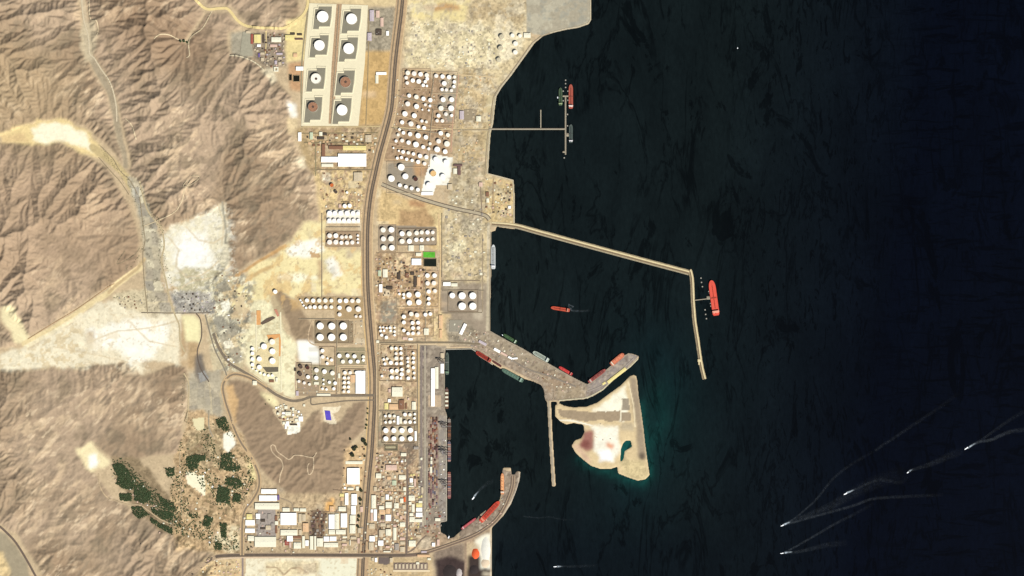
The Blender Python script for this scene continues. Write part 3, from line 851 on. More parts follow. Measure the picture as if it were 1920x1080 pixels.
HW = [(758,-40),(753,20),(748,60),(742,110),(738,160),(734,205),(723,250),(712,290),(703,330),(695,370),(690,420),(689,480),(690,540),(694,600),(699,660),(703,710),(702,760),(700,800),(697,850),(692,900),(688,950),(684,1000),(681,1050),(678,1130)]
ribbon('road_verge', HW, 22, VERGE, 1)
ribbon('road', HW, 6.5, ASPH)
ribbon('road', HW[:14], 2.6, mat('old_asphalt', (150,132,106), .15, .03), 8)
ribbon('road', HW[13:], 2.6, mat('old_asphalt', (150,132,106), .15, .03), 9)
ribbon('road', HW[:20], 1.6, mat('pale_service', (232,204,156), .12, .04), -9)
ribbon('road', HW[11:19], 1.8, mat('gold_service', (236,200,138), .12, .04), 12)
ribbon('kerb_strip', HW, 1.0, mat('median', (170,148,116), .2, .05), .2)
# breakwater road from the highway
BR = [(716,345),(735,353),(762,363),(800,376),(850,390),(905,402),(918,412)]
ribbon('road', BR, 7.5, mat('bw_gravel', (196,182,152), .12, .04))
ribbon('road', BR, 1.6, ASPH, 3.4); ribbon('road', BR, 1.6, ASPH, -3.0)
BT = [(335,1100),(352,1082),(372,1066),(400,1046),(430,1041.5),(520,1040.5),(680,1041),(760,1041),(790,1038),(815,1031),(850,1019),(880,1008),(905,995),(930,975),(948,947),(960,915),(962,892)]
ribbon('road', BT, 8, mat('bt_verge', (190,166,134), .15, .05))
ribbon('road', BT[:9], 5.5, ASPH); ribbon('road', BT[7:], 3.0, mat('pier_road', (132,112,96), .14, .05), 1)
ribbon('road', BT[8:], 2, mat('pier_rail', (112,96,84), .2, .06), -3)
ribbon('road_verge', BT[3:7], 2, mat('bright_verge', (240,214,180), .1, .05), 5)
EW = [(400,625),(412,655),(430,680),(455,696),(480,711),(500,727),(520,741),(545,751),(565,750),(583,744),(600,742),(650,741.5),(702,741)]
ribbon('road', EW, 5, mat('ew_road', (138,124,104), .14, .04))
ribbon('road', EW[:8], 1.6, mat('ew_edge', (214,192,150), .14, .05), -4.5)
ribbon('road', [(583,746),(584,758),(600,757),(620,755),(650,751.5),(702,750)], 2.4, mat('ew_road', (138,124,104)))
LOOP = [(500,728),(475,712),(455,704),(438,702),(425,710),(418,725),(422,750),(431,778),(440,805),(452,830),(468,853),(480,876),(486,897),(484,918),(472,940),(460,955),(455,975),(454,1000),(454,1041)]
ribbon('road_verge', LOOP, 8, mat('loop_verge', (214,184,140), .14, .05))
ribbon('road', LOOP, 3.4, mat('loop_road', (150,132,108), .14, .04))
ribbon('road', [(455,1046),(455,1130)], 3.4, mat('lilac_road', (160,144,134), .12, .05))
ribbon('road', [(425,704),(420,690),(405,660),(398,640),(390,610),(385,590)], 2.6, GREY_R)
ribbon('road', [(265,586),(330,587),(395,586.5)], 1.6, ASPH)
ribbon('road', [(262,340),(275,390),(290,412),(303,430),(308,460),(303,490),(312,530),(318,560),(328,590),(336,610),(338,640),(347,660)], 3, mat('wadi_road', (206,188,148), .14, .05))
ribbon('road', [(262,370),(268,420),(272,450),(268,475),(270,520),(277,588)], 1.6, mat('wadi_edge', (158,142,112), .2, .08))
ribbon('road', [(368,588),(376,600),(378,630),(370,660),(376,690),(392,716)], 2.2, ASPH)
ribbon('road', [(152,-30),(156,30),(166,70),(168,100),(176,108),(190,130),(204,150),(212,170),(218,200),(219,228)], 2.6, mat('wadi_track', (228,212,178), .12, .05), lift=1)
ribbon('road', [(168,-30),(169,32),(182,40),(184,60),(180,68)], 1.6, PALE_R, lift=1.5)
ribbon('road', [(235,222),(248,236),(256,262)], 2, PALE_R, lift=1.5)
ribbon('road', [(350,-20),(372,5),(388,17),(410,16),(425,16),(434,24),(444,37),(458,47),(480,52),(510,53),(532,53),(552,42),(570,26),(577,8),(578,-20)], 5, SAND_R, lift=2)
ribbon('road', [(398,20),(388,40),(378,55),(358,70),(354,85),(356,104),(350,108)], 2, PALE_R, lift=1.5)
ribbon('road', [(352,76),(335,74),(318,66),(300,66),(290,74)], 2, PALE_R, lift=1.5)
ribbon('road', [(499,58),(499,80),(498,100)], 1.8, SAND_R, lift=.5)
ribbon('road', [(430,104),(450,106),(470,113),(485,122),(495,132)], 2.2, mat('nw_track', (236,222,186), .1, .05), lift=.8)
TR = mat('hill_track', (222,198,162), .12, .06)
ribbon('path', [(524,905),(526,890),(531,875),(527,862),(518,855),(510,846),(508,836),(511,833.5),(516,836),(520,846),(532,855),(541,861),(548,858),(552,853.5),(566,854),(580,857),(588,857),(594,848)], 2.0, TR, lift=1.2)
ribbon('path', [(588,857),(588.5,875),(585,886),(579,889),(577,875),(580,868)], 2.0, TR, lift=1.2)
ribbon('path', [(185,888),(186,905),(192,921),(202,933),(215,938),(240,946),(262,947),(278,957),(298,972),(318,981)], 2.0, mat('farm_track', (206,182,144), .14, .06), lift=.8)
ribbon('path', [(338,845),(337,870),(339,900),(340,940),(341,970)], 1.8, mat('farm_track', (206,182,144)), lift=.6)
ribbon('road', [(-40,965),(-5,984),(12,998),(28,1015),(42,1036),(56,1060),(68,1082),(90,1120)], 4, mat('sw_road', (120,104,90), .12, .05), lift=1)
ribbon('path', [(185,295),(205,318),(225,340),(242,365)], 1.4, mat('wadi_edge', (158,142,112)), lift=.5)
ribbon('path', [(258,365),(245,340),(225,320),(212,298),(190,275)], 1.4, mat('wadi_edge', (158,142,112)), lift=.5)
ribbon('path', [(235,470),(220,495),(250,480),(262,465)], 1.2, mat('wadi_edge', (158,142,112)), lift=.5)
ribbon('path', [(52,636),(100,606),(148,577),(200,540),(215,532)], 1.2, mat('channel_bank', (186,150,108), .14, .06), lift=1)
ribbon('path', [(270,424),(295,414),(318,404),(332,394),(342,376),(348,356),(358,340)], 1.6, PALE_R, lift=1.5)
ribbon('path', [(360,330),(375,332),(362,345),(345,350),(352,338)], 1.4, PALE_R, lift=1.5)
# streets inside the works
for pts, w, c in (
 ([(705,642),(760,642),(842,642),(900,645)], 3.2, (140,126,102)), ([(705,645.5),(842,646)], 1.6, (238,214,172)),
 ([(706,640),(706,760),(707,840)], 2, (214,190,152)), ([(709,640),(709,838)], 1.6, (150,136,108)),
 ([(783,645),(783,770),(783,838)], 1.6, (150,136,112)), ([(785.5,646),(785.5,812)], 2.2, (232,202,148)),
 ([(797,648),(797,780),(797,990)], 3.4, (188,176,152)), ([(790,650),(790,990)], 3, (150,136,126)), ([(800.5,840),(800.5,990)], 1.6, (160,156,140)),
 ([(764,880),(764,930),(763,990),(762,1038)], 4, (132,116,102)), ([(735,930),(737,990),(736,1036)], 2, (150,132,110)), ([(707,930),(709,1000),(708,1036)], 2.4, (146,128,106)),
 ([(705,922),(760,922)], 2, (150,132,106)), ([(705,983),(760,983)], 1.6, (150,132,106)),
 ([(762,1036),(775,1030),(790,1012),(800,1004)], 2.5, (140,122,104)),
 ([(563,238),(640,238),(712,237)], 1.6, (222,200,148)), ([(563,250),(709,249)], 1.4, (140,128,96)), ([(570,267),(650,267),(708,268)], 2, (142,128,96)),
 ([(592,318),(700,318)], 2, (150,132,100)), ([(566,238),(566,120),(580,0)], 2.6, (166,154,122)), ([(592,268),(592,330)], 2, (160,148,112)),
 ([(686,235),(690,130),(692,20)], 1.8, (170,150,112)), ([(754,134),(800,136),(860,140),(930,145)], 1.6, (238,212,164)), ([(744,218),(770,222),(800,235),(846,241)], 1.6, (214,184,140)),
 ([(738,238),(800,243),(850,242),(918,242)], 2, (230,206,158)), ([(728,268),(790,281),(850,290)], 1.6, (208,180,142)), ([(720,298),(770,302),(800,312)], 1.6, (216,184,140)),
 ([(846,285),(849,230),(856,180),(860,140)], 1.6, (214,170,140)), ([(869,180),(863,240)], 1.4, (222,196,150)),
 ([(822,400),(826,470),(824,560),(823,640)], 3, (232,202,152)), ([(828,526),(900,526)], 1.8, (150,132,108)), ([(828,587),(904,586)], 1.6, (150,136,112)),
 ([(905,440),(905,585)], 1.6, (178,160,130)), ([(900,340),(904,400)], 1.8, (160,140,116)), ([(925,335),(924,400)], 1.6, (178,150,116)), ([(745,426),(745,472)], 1.4, (190,162,124)), ([(706,474),(790,474)], 1.6, (158,136,108)), ([(740,474),(738,502)], 1.4, (172,148,112)),
 ([(558,558),(628,557),(684,556)], 1.4, (160,140,106)), ([(628,556),(628,600)], 2, (216,188,144)), ([(585,600),(585,645),(682,645)], 2.2, (214,188,152)), ([(587,601),(662,601),(662,645)], 1.6, (206,180,142)),
 ([(555,678),(554,720),(555,742)], 2, (224,194,160)), ([(630,650),(629,683),(630,740)], 1.6, (190,160,126)), ([(556,682),(600,686),(682,688)], 1.6, (196,180,142)),
 ([(526,585),(527,640),(528,735)], 2.6, (255,246,206)), ([(480,590),(481,680)], 2, (255,244,206)), ([(484,652),(530,650)], 3, (255,250,224)),
 ([(546,955),(546,1015),(546,1040)], 2, (176,152,122)), ([(460,1012),(545,1012),(680,1014)], 2.2, (150,132,108)), ([(640,915),(640,1014)], 2.4, (150,132,110)), ([(458,968),(545,967)], 1.8, (176,156,128)), ([(600,960),(600,1014)], 1.4, (170,140,112)), ([(650,935),(650,1012)], 2, (140,126,104)), ([(497,925),(545,942),(546,960)], 1.6, (176,156,130)), ([(582,958),(640,960)], 1.6, (150,126,100)),
 ([(625,918),(660,920),(672,912)], 1.8, (140,118,96)),
 ([(840,602),(880,628),(915,650),(960,676),(1010,702),(1030,715)], 2, (190,172,142)), ([(845,650),(890,652),(935,680),(985,705),(1010,716)], 1.8, (190,168,140)), ([(1030,715),(1040,735),(1036,750)], 2.4, (178,158,132)), ([(1100,735),(1130,722),(1160,698),(1188,672)], 2, (176,164,150)),
 ([(930,655),(985,690),(1030,705),(1080,725)], 3, (150,138,122)),
 ([(345,700),(354,720),(353,760),(350,790)], 1.8, (216,196,154)), ([(392,770),(392,800),(400,820)], 2.4, (180,168,142)), ([(352,770),(346,790)], 1.4, (150,130,100)),
):
    ribbon('road', pts, w, mat('street_%d_%d_%d' % c, c, .14, .05))

REV = mat('revetment', (214,200,168), .3, .12); REVD = mat('shore_road', (176,158,128), .15, .06)
SHORE = [(1107,-30),(1107,37),(1103,43.5),(1085,50.5),(1060,54.5),(1035,60.5),(1017,67),(1001.5,79),(983.5,104.5),(958.5,139.5),(938.5,164.5),(929.5,180),(926.5,200),(923.5,230),(918.5,250),(915.5,290),(913.5,326)]
ribbon('revetment', SHORE, 2.6, REV, curve=False, jag=.4); ribbon('road', [(x-4, y+2) for x, y in SHORE[5:]], 1.8, REVD, curve=False)
ribbon('revetment', [(914,325.5),(935,331),(962,338),(963.8,370),(963.8,418)], 2.2, REV, curve=False, jag=.3)
ribbon('quay_edge', [(920,435),(920,500),(918.5,560),(917.5,620),(940,633.5),(980,654.5),(1005,669.5),(1030,683.5),(1060,700.5),(1080,711.5),(1099,721.5)], 1.6, CONC, curve=False)
ribbon('quay_edge', [(1101,721.5),(1110,716.5),(1140,691.5),(1165,669.5),(1178,664)], 1.6, CONC, curve=False)
ribbon('quay_edge', [(837,779),(837,977),(827,977.5)], 1.8, mat('quay_edge', (196,188,168), .12, .05), curve=False)
ribbon('quay_edge', [(833,656),(833,766)], 1.4, CONC, curve=False)
ribbon('quay_edge', [(836,655.2),(884,654),(892,659),(899,668),(914,677),(924,684)], 1.6, mat('quay_edge', (196,188,168)), curve=False)
ribbon('quay_edge', [(1100,746.8),(1130,730.5),(1150,711.5),(1180,688.5),(1196,673)], 2.2, mat('pale_rubble', (216,206,172), .25, .1), curve=False)
ribbon('quay_edge', [(1048,751),(1095,746.8),(1112,741.5)], 2.2, mat('pale_rubble', (216,206,172)), curve=False)
sheet('pad', [(500,628),(525,626),(527,640),(526,668),(518,668),(520,645),(505,640)], mat('orange_soil', (240,178,112)))
sheet('pad', [(514,580),(519,580),(524,592),(520,594)], mat('red_soil', (214,150,122), .12, .06))
# breakwater: rubble slopes, a crest road and a pale parapet
def mound(name, pts, w, top, m, label, cat, parts):
    P = smooth_pts(pts, 6)
    V = []; F = []
    for i, (x, y) in enumerate(P):
        a = P[max(i-1, 0)]; c = P[min(i+1, len(P)-1)]
        dx, dy = c[0]-a[0], c[1]-a[1]; L = math.hypot(dx, dy) or 1
        nx_, ny_ = -dy/L, dx/L
        for (s, z) in ((-1, -4), (-.55, top), (.55, top), (1, -4)):
            j = random.uniform(-.35, .35) if abs(s) == 1 else 0
            X, Y = W(x+nx_*(s*w/2+j), y+ny_*(s*w/2+j)); V.append((X, Y, z))
    for i in range(len(P)-1):
        for k in range(3):
            F.append((4*i+k, 4*i+k+1, 4*i+5+k, 4*i+4+k))
    n = len(V); F.append((0, 1, 2, 3)); F.append((n-1, n-2, n-3, n-4))
    o = mesh_obj(name, V, F, m)
    tag(o, label, cat)
    for (nm, wd, off, zz, mm) in parts:
        V = []; F = []
        for i, (x, y) in enumerate(P):
            a = P[max(i-1, 0)]; c = P[min(i+1, len(P)-1)]
            dx, dy = c[0]-a[0], c[1]-a[1]; L = math.hypot(dx, dy) or 1
            nx_, ny_ = -dy/L, dx/L
            for s in (-1, 1):
                X, Y = W(x+nx_*(off+s*wd/2), y+ny_*(off+s*wd/2))
                V += [(X, Y, top-.5), (X, Y, top+zz)]
        for i in range(len(P)-1):
            a = 4*i
            F += [(a+1, a+5, a+7, a+3), (a, a+4, a+5, a+1), (a+2, a+3, a+7, a+6)]
        mesh_obj(nm, V, F, mm, o)
    return o
BWA = [(922,419),(965,423),(1010,435),(1100,459.5),(1200,486.5),(1270,505),(1292,511)]
mound('breakwater', BWA, 12.5, 4.3, SKIRT, 'long rubble breakwater running from the shore out to the corner', 'breakwater',
      [('crest_road', 2.6, 1.6, .6, mat('crest_road', (138,118,92), .14, .05)), ('parapet', 2.4, -1.6, 2.2, mat('parapet', (244,226,176), .12, .05)), ('stone_bank', 1.4, 4.6, .4, mat('bank_stone', (176,166,138), .25, .1))])
BWB = [(1293,506),(1297,520),(1299,560),(1302,600),(1308,640),(1313,675),(1318,700),(1321,711)]
mound('breakwater', BWB, 9.5, 5.0, SKIRT, 'outer arm of the breakwater running south beside the tanker berth', 'breakwater',
      [('crest_road', 2.0, 1.0, .6, mat('crest_road', (138,118,92))), ('parapet', 2.2, -1.4, 2.2, mat('parapet', (244,226,176)))])
o = mesh_obj('marker_hut', *(lambda b: (b.v, b.f))(MB().box(-14, -12, 5, 14, 12, 11).box(-8, -40, 5, 4, -12, 8)), mat('parapet', (244,226,176)))
o.location = W(1311, 676)+(0.3,); tag(o, 'pale hut on the outer breakwater arm near its southern tip', 'hut')

# sharp-edged pads
GP = mat('grey_pad', (150,144,124), .06, .03); BUND = mat('bund_bank', (255,244,206), .05, .05)
WP = mat('white_pad', (255,250,232), .05, .04)
sheet('pad', [(580,6),(690,10),(684,120),(672,236),(565,236),(570,120)], BUND)
sheet('pad', [(631,8),(641,8),(632,125),(626,232),(616,232),(622,120)], mat('pipe_strip', (196,164,128), .3, .1))
sheet('pad', [(590,602),(662.5,602),(662.5,644),(590,644)], mat('brown_pad', (160,142,112), .1, .05))
sheet('pad', [(612.5,393.5),(675,393.5),(675,419),(612.5,419)], WP)
sheet('pad', [(611,434),(674,434),(674,462),(611,462)], mat('brown_pad2', (182,156,124), .15, .06))
sheet('pad', [(557,681),(600,686),(598,742),(557,742)], mat('brown_pad3', (178,156,126), .15, .06))
sheet('pad', [(584,684),(628,686),(628,724),(584,722)], mat('olive_pad', (170,158,124), .12, .06))
sheet('pad', [(630,652),(684,652),(684,683),(630,683)], mat('olive_pad', (170,158,124)))
sheet('pad', [(558,556.5),(627,556.5),(627,581),(572,581)], mat('brown_pad4', (188,162,120), .12, .06))
sheet('pad', [(629,556.5),(680,556.5),(680,600),(629,600)], mat('brown_pad4', (188,162,120)))
sheet('pad', [(480,661),(498,645),(523,632),(523,690),(500,700),(478,690)], mat('cream_pad', (240,222,172), .15, .06))
sheet('pad', [(492,688),(522,688),(522,697),(500,698)], mat('dark_pad', (118,110,92), .08, .05))
sheet('pad', [(481,582),(489,582),(489,609),(481,609)], mat('orange_soil', (240,178,112), .12, .06))
sheet('pad', [(488,606),(500,597),(512,593),(517,596),(505,603),(492,609)], mat('dark_soil', (112,96,80), .1, .06))
sheet('pad', [(745,429),(818,429),(818,457),(745,457)], mat('olive_pad2', (176,158,132), .1, .06))
sheet('pad', [(455,60),(470,58),(474,105),(450,104)], mat('grey_yard', (180,174,150), .12, .05))
for k, (x0, y0, x1, y1) in enumerate([(710,1045,730,1057),(738,1055,802,1068)]):
    sheet('pad', [(x0,y0),(x1,y0),(x1,y1),(x0,y1)], [mat('car_park', (122,108,100), .1, .06), mat('shed_yard', (150,130,116), .1, .06)][k])
sheet('pad', [(737,1068.5),(806,1068.5),(806,1072),(737,1072)], mat('long_slab', (250,230,190), .08, .05))
sheet('pad', [(843,600),(868,600),(862,622),(842,622)], mat('grey_lot', (168,160,140), .06, .05))
sheet('pad', [(871,205),(888,205),(886,226),(870,226)], mat('grey_lot2', (170,154,126), .08, .05))
sheet('pad', [(484,952),(516,952),(518,1010),(484,1010)], mat('grey_lot3', (176,164,152), .25, .08))

# eight big basins with earth banks round them
def basin(x0, y0, x1, y1, sl, nx0, label):
    """grey floor with cut corners and a raised cream bank all round"""
    c = nx0
    pts = [(x0+c, y0), (x1, y0), (x1-sl*.4, (y0+y1)/2), (x1-sl, y1-5), (x0+12-sl, y1-5), (x0+12-sl, y1), (x0-sl, y1), (x0, y0+5), (x0+c, y0+5)]
    t = empty('tank_basin', W((x0+x1)/2, (y0+y1)/2)+(LAND_Z+.3,))
    cx, cy = W((x0+x1)/2, (y0+y1)/2)
    z0 = nextz()
    P = [(W(*p)[0]-cx, W(*p)[1]-cy) for p in pts]
    ar = sum(P[i][0]*P[(i+1) % len(P)][1]-P[(i+1) % len(P)][0]*P[i][1] for i in range(len(P)))
    if ar < 0: P = P[::-1]
    mesh_obj('floor', [(p[0], p[1], z0) for p in P], [tuple(range(len(P)))], GP, t)
    k = len(P); V = []; F = []
    for p in P:
        L = math.hypot(*p); u = (p[0]/L, p[1]/L)
        for d, z in ((0, z0), (7, z0+3.2), (11, z0+3.2), (18, z0)):
            V.append((p[0]+u[0]*d, p[1]+u[1]*d, z))
    for i in range(k):
        j = (i+1) % k
        for q_ in range(3):
            F.append((4*i+q_+1, 4*i+q_, 4*j+q_, 4*j+q_+1))
    mesh_obj('bank', V, F, BUND, t)
    tag(t, label, 'bund basin', 'grey basins of the north-west tank compound')
rows = ('northernmost', 'second', 'third', 'southernmost')
for k, (a, b_) in enumerate([((591,12,622,54),(645,16,677,62)),((584,66,616,107),(640,70,671,115)),((578,127,610,171),(633,132,665,178)),((574,182,604,229),(628,184,659,232))]):
    basin(*a, 4, 16 if k else 6, 'grey bunded basin, %s in the west column of the big tank compound' % rows[k])
    basin(*b_, 5, 12, 'grey bunded basin, %s in the east column of the big tank compound' % rows[k])

# ponds
def pond(pts, c, label):
    t = empty('pond', W(*pts[0])+(LAND_Z+nextz(),))
    ox, oy = W(*pts[0])
    V = [(W(*p)[0]-ox, W(*p)[1]-oy, 1.0) for p in pts]
    mesh_obj('water', V[::-1], [tuple(range(len(V)))], mat('pond_%d_%d_%d' % c, c, .22, .03, .35), t)
    b2 = MB()
    for i in range(len(V)):
        a, c2 = V[i], V[(i+1) % len(V)]
        b2.rbox((a[0]+c2[0])/2, (a[1]+c2[1])/2, math.atan2(c2[1]-a[1], c2[0]-a[0]), math.hypot(c2[0]-a[0], c2[1]-a[1])+3, 3, 0, 1.8)
    b2.build('bank', mat('pond_bank', (190,170,130), .15, .06), t)
    tag(t, label, 'pond')
pond([(793.5,472),(816,472.5),(816,483.5),(793.5,483)], (104,196,62), 'bright green pond beside the black pond in the terminal')
pond([(794.5,485),(818.5,485),(818.5,500),(794.5,499.5)], (30,36,26), 'black pond just south of the bright green pond')
pond([(542,139.5),(547.5,139.5),(547.5,151),(542,151)], (34,26,16), 'small narrow black pond west of the big tank compound')
pond([(550,141.5),(562,141.5),(562,153),(550,153)], (32,30,16), 'wider black pond west of the big tank compound')
pond([(721,834),(746,834),(746,845),(721,845)], (120,112,90), 'long grey pond south of the eight big tanks by the highway')
pond([(723,837),(742,837),(742,840.5),(723,840.5)], (196,188,150), 'pale strip of water inside the long grey pond')
def court(pts, c, label, cat):
    o = sheet('court', pts, mat('court_%d' % c[2], c, .2, .06)); del o['kind']
    return tag(o, label, cat)
court([(608.8,769.5),(619,770.5),(621.5,788),(611.5,787.5)], (104,88,206), 'purple sports court on a white surround north of the hill', 'sports court')

# ================================================================ STORAGE TANKS
WHITE = mat('tank_white', None, .05, .05, .6, raw=(.66,.645,.59)); CREAM = mat('tank_cream', None, .05, .05, .6, raw=(.57,.54,.45)); PINK = mat('tank_pinkish', None, .05, .05, .6, raw=(.56,.515,.455))
FAINT = mat('tank_beige', (240,228,192), .06, .05, k=.82)
WALLM = mat('tank_wall', None, .08, .05, .6, raw=(.5,.46,.38))
RUST = mat('tank_rust', (176,130,100), .25, .08); DARKR = mat('tank_dark', (96,60,50), .3, .08); DKBR = mat('tank_darkbrown', (98,80,68), .25, .08); TAN = mat('tank_tan', (250,206,140), .12, .08)
RIMM = mat('tank_rim', None, .05, .05, .6, raw=(.6,.55,.46))
TANK_MESH = {}
def tmesh(key, fn, m):
    if key not in TANK_MESH:
        b = fn(); me = bpy.data.meshes.new(key[0]); me.from_pydata(b.v, [], b.f); me.update(); me.materials.append(m); TANK_MESH[key] = me
    return TANK_MESH[key]
OCC = []            # taken ground, in photo pixels: (x0,y0,x1,y1)
NT = [0]; SMALL_T = MB()
ORD = ['first','second','third','fourth','fifth','sixth','seventh','eighth','ninth','tenth','eleventh','twelfth','thirteenth','fourteenth']
def tank(px, py, d, label, group, kind='white', hm=None):
    """d = diameter in photo pixels"""
    r = d*S/2*.9
    hgt = hm if hm else min(24.0, 13+d*.75)
    X, Y = W(px, py)
    OCC.append((px-d/2-.8, py-d/2-.8, px+d/2+.8, py+d/2+.8))
    rm = {'white': WHITE, 'cream': CREAM, 'pink': PINK, 'faint': FAINT}.get(kind)
    rk_ = round(r, 1)
    if d < 5.45:
        SMALL_T.cyl(X, Y, r, LAND_Z-2, LAND_Z+hgt, 16, False).cone(X, Y, r, LAND_Z+hgt, LAND_Z+hgt*1.04, 16); return None
    if d < 6.2:
        o = bpy.data.objects.new('storage_tank', tmesh(('storage_tank', rk_, kind), lambda: MB().cyl(0, 0, r, -2, hgt, 18, False).cone(0, 0, r, hgt, hgt+r*.09, 18), rm or RUST))
        o.location = (X, Y, LAND_Z); link(o); tag(o, label, 'storage tank', group); return o
    t = empty('storage_tank', (X, Y, LAND_Z), random.random()*6.28)
    seg = 24 if d < 14 else 40
    link(bpy.data.objects.new('wall', tmesh(('wall', rk_, kind), lambda: MB().ring(0, 0, r*.985, r, -2, hgt, seg), RIMM if rm else WALLM)), t)
    if rm:
        link(bpy.data.objects.new('roof', tmesh(('roof', rk_, kind), lambda: MB().cone(0, 0, r*.99, hgt-.2, hgt+r*.075, seg), rm)), t)
        if d > 9:
            link(bpy.data.objects.new('roof_vent', tmesh(('roof_vent', 0), lambda: MB().cyl(0, 0, 1.6, 0, 2.4, 8), RIMM)), t).location = (0, 0, hgt+r*.07)
            link(bpy.data.objects.new('stair', tmesh(('stair', rk_), lambda: MB().rbox(r+.9, 0, 1.57, r*.7, 1.6, -1, hgt), WALLM)), t)
    else:
        cm = {'rust': RUST, 'dark': DARKR, 'darkbrown': DKBR, 'tan': TAN, 'open_cream': CREAM, 'orange': mat('tank_orange', (226,120,60), .15, .08)}[kind]
        drop = 2.5 if kind != 'open_cream' else 3.0
        link(bpy.data.objects.new('floating_roof', tmesh(('floating_roof', rk_, kind), lambda: MB().cyl(0, 0, r*.96, 0, hgt-drop, seg).ring(0, 0, r*.8, r*.84, hgt-drop, hgt-drop+.6, seg), cm)), t)
        if d > 15:
            link(bpy.data.objects.new('roof_sump', tmesh(('roof_sump', rk_, kind), lambda: MB().cyl(0, 0, r*.26, 0, .7, 8), DKBR)), t).location = (r*.05, 0, hgt-drop)
    tag(t, label, 'storage tank', group)
    return t
WALLC = [mat('bund_wall_a', (226,196,156), .1, .08), mat('bund_wall_b', (150,128,102), .12, .08), mat('bund_wall_c', (240,216,176), .1, .08)]
NOWALL = {'of north-west walled basins', 'on the dazzling white pad', 'packed on white rectangular pad', 'on northern shore gravel', 'of pale northern shore tanks', 'of western cream yard', 'of long western double row','of farm’s lower middle block','nearest the highway, farm’s upper middle','of farm’s middle block', 'in the grey east yard', 'south of the long pier root'}
def tanks(x0, y0, k, desc, rows_, group, kinds='white', one=None):
    """rows_: list of rows, north to south, each a list of (zx, zy, zd[, kind]) in a zoomed tile"""
    many = len(rows_) > 1
    if desc not in NOWALL:
        xa = min(e[0]-e[2]/2 for r_ in rows_ for e in r_)/k+x0-2.2; xb = max(e[0]+e[2]/2 for r_ in rows_ for e in r_)/k+x0+2.2
        ya = min(e[1]-e[2]/2 for r_ in rows_ for e in r_)/k+y0-3.4; yb = max(e[1]+e[2]/2 for r_ in rows_ for e in r_)/k+y0+2.2
        a = W(xa, ya); c_ = W(xb, yb); cx, cy = (a[0]+c_[0])/2, (a[1]+c_[1])/2; lx, ly = abs(c_[0]-a[0])/2, abs(a[1]-c_[1])/2
        t_ = empty('bund_wall', (cx, cy, LAND_Z)); wm_ = random.choice(WALLC)
        MB().box(-lx,-ly-2,-2,lx,-ly+2,4.6).build('wall_run', wm_, t_); MB().box(-lx,ly-2,-2,lx,ly+2,4.6).build('wall_run', wm_, t_)
        MB().box(-lx-2,-ly-2,-2,-lx-.01,ly+2,4.6).build('wall_run', wm_, t_); MB().box(lx+.01,-ly-2,-2,lx+2,ly+2,4.6).build('wall_run', wm_, t_)
        tag(t_, 'low containment wall round the tanks '+desc, 'bund wall', 'low walls round the tank groups')
    for ri, row in enumerate(rows_):
        row = sorted(row)
        for ci_, e in enumerate(row):
            kd = e[3] if len(e) > 3 else (random.choice(['white', 'white', 'cream', 'pink']) if kinds == 'mixed' else kinds)
            d = e[2]/k
            size = 'huge' if d > 18 else 'large' if d > 10 else 'mid-sized' if d > 7 else 'small'
            cw = {'white': 'white', 'cream': 'white', 'pink': 'white', 'rust': 'rusty', 'dark': 'dark red', 'darkbrown': 'dark brown', 'tan': 'tan-roofed', 'faint': 'pale beige', 'open_cream': 'cream open-topped', 'orange': 'orange'}[kd]
            col_ = 'alone' if len(row) == 1 else ORD[ci_]+' from west'
            rw = ' in row %s' % ['one','two','three','four','five','six','seven'][ri] if False else ' in %s row' % ORD[ri] if many else ''
            tank(x0+e[0]/k, y0+e[1]/k, d, '%s %s tank, %s%s %s' % (size, cw, col_, rw, desc), group, kd)
G = 'round storage tanks of the oil terminals'
# the big compound, two columns of four
tanks(420,0,6,'of north-west walled basins',[[(1112,190,142),(1437,215,134)],[(1075,512,130),(1405,548,134)],[(1036,885,132,'open_cream'),(1368,925,134,'rust')],[(1003,1205,124,'rust'),(1330,1240,132)]],'huge tanks in the grey basins')
tanks(740,120,12,'of farm’s north-west corner',[[(298,205,110),(440,220,115),(585,235,110),(725,255,105)],[(262,310,90),(735,335,88)],[(410,375,105),(545,395,115),(690,400,80)],[(285,430,90),(645,482,85),(725,495,60)]],G,'mixed')
tanks(740,120,12,'of farm’s north-east corner',[[(937,270,100),(1080,285,105),(1225,300,105),(1350,295,80)],[(1118,440,115),(1345,405,85)],[(1335,510,80)],[(1068,578,80),(1165,585,80),(1280,598,80)]],G,'mixed')
tanks(740,120,12,'nearest the highway, farm’s upper middle',[[(330,715,95),(490,745,110),(650,785,105),(805,815,105)],[(298,900,120),(495,958,120),(690,920,70),(795,945,66)],[(625,1030,44),(770,1045,50)]],G,'mixed')
tanks(740,120,12,'in the grey east yard',[[(1092,805,120),(1285,805,120)],[(1045,1000,125),(1272,1000,140)]],G,'mixed')
tanks(730,200,12,'below the grey east yard',[[(1110,205,95),(1275,170,90),(1405,200,75)],[(1075,320,85),(1195,322,90)]],G,'mixed')
tanks(730,200,12,'of farm’s middle block',[[(355,165,130),(565,205,120)],[(290,355,100),(490,390,125),(735,325,75),(835,345,70)],[(655,455,85),(785,480,95)]],G,'mixed')
tanks(730,200,12,'of farm’s lower middle block',[[(230,515,65),(320,590,90),(470,620,105),(650,655,130),(825,690,110)],[(200,635,75),(290,765,95),(435,810,105),(603,855,140),(765,910,95)],[(155,775,75),(920,835,75)],[(95,930,45),(890,950,75)]],G,'mixed')
tanks(730,200,12,'south of the long pier root',[[(1160,600,110),(1320,640,100)],[(1112,780,115),(1300,840,140)],[(1080,965,140),(1258,1015,115)]],G,'mixed')
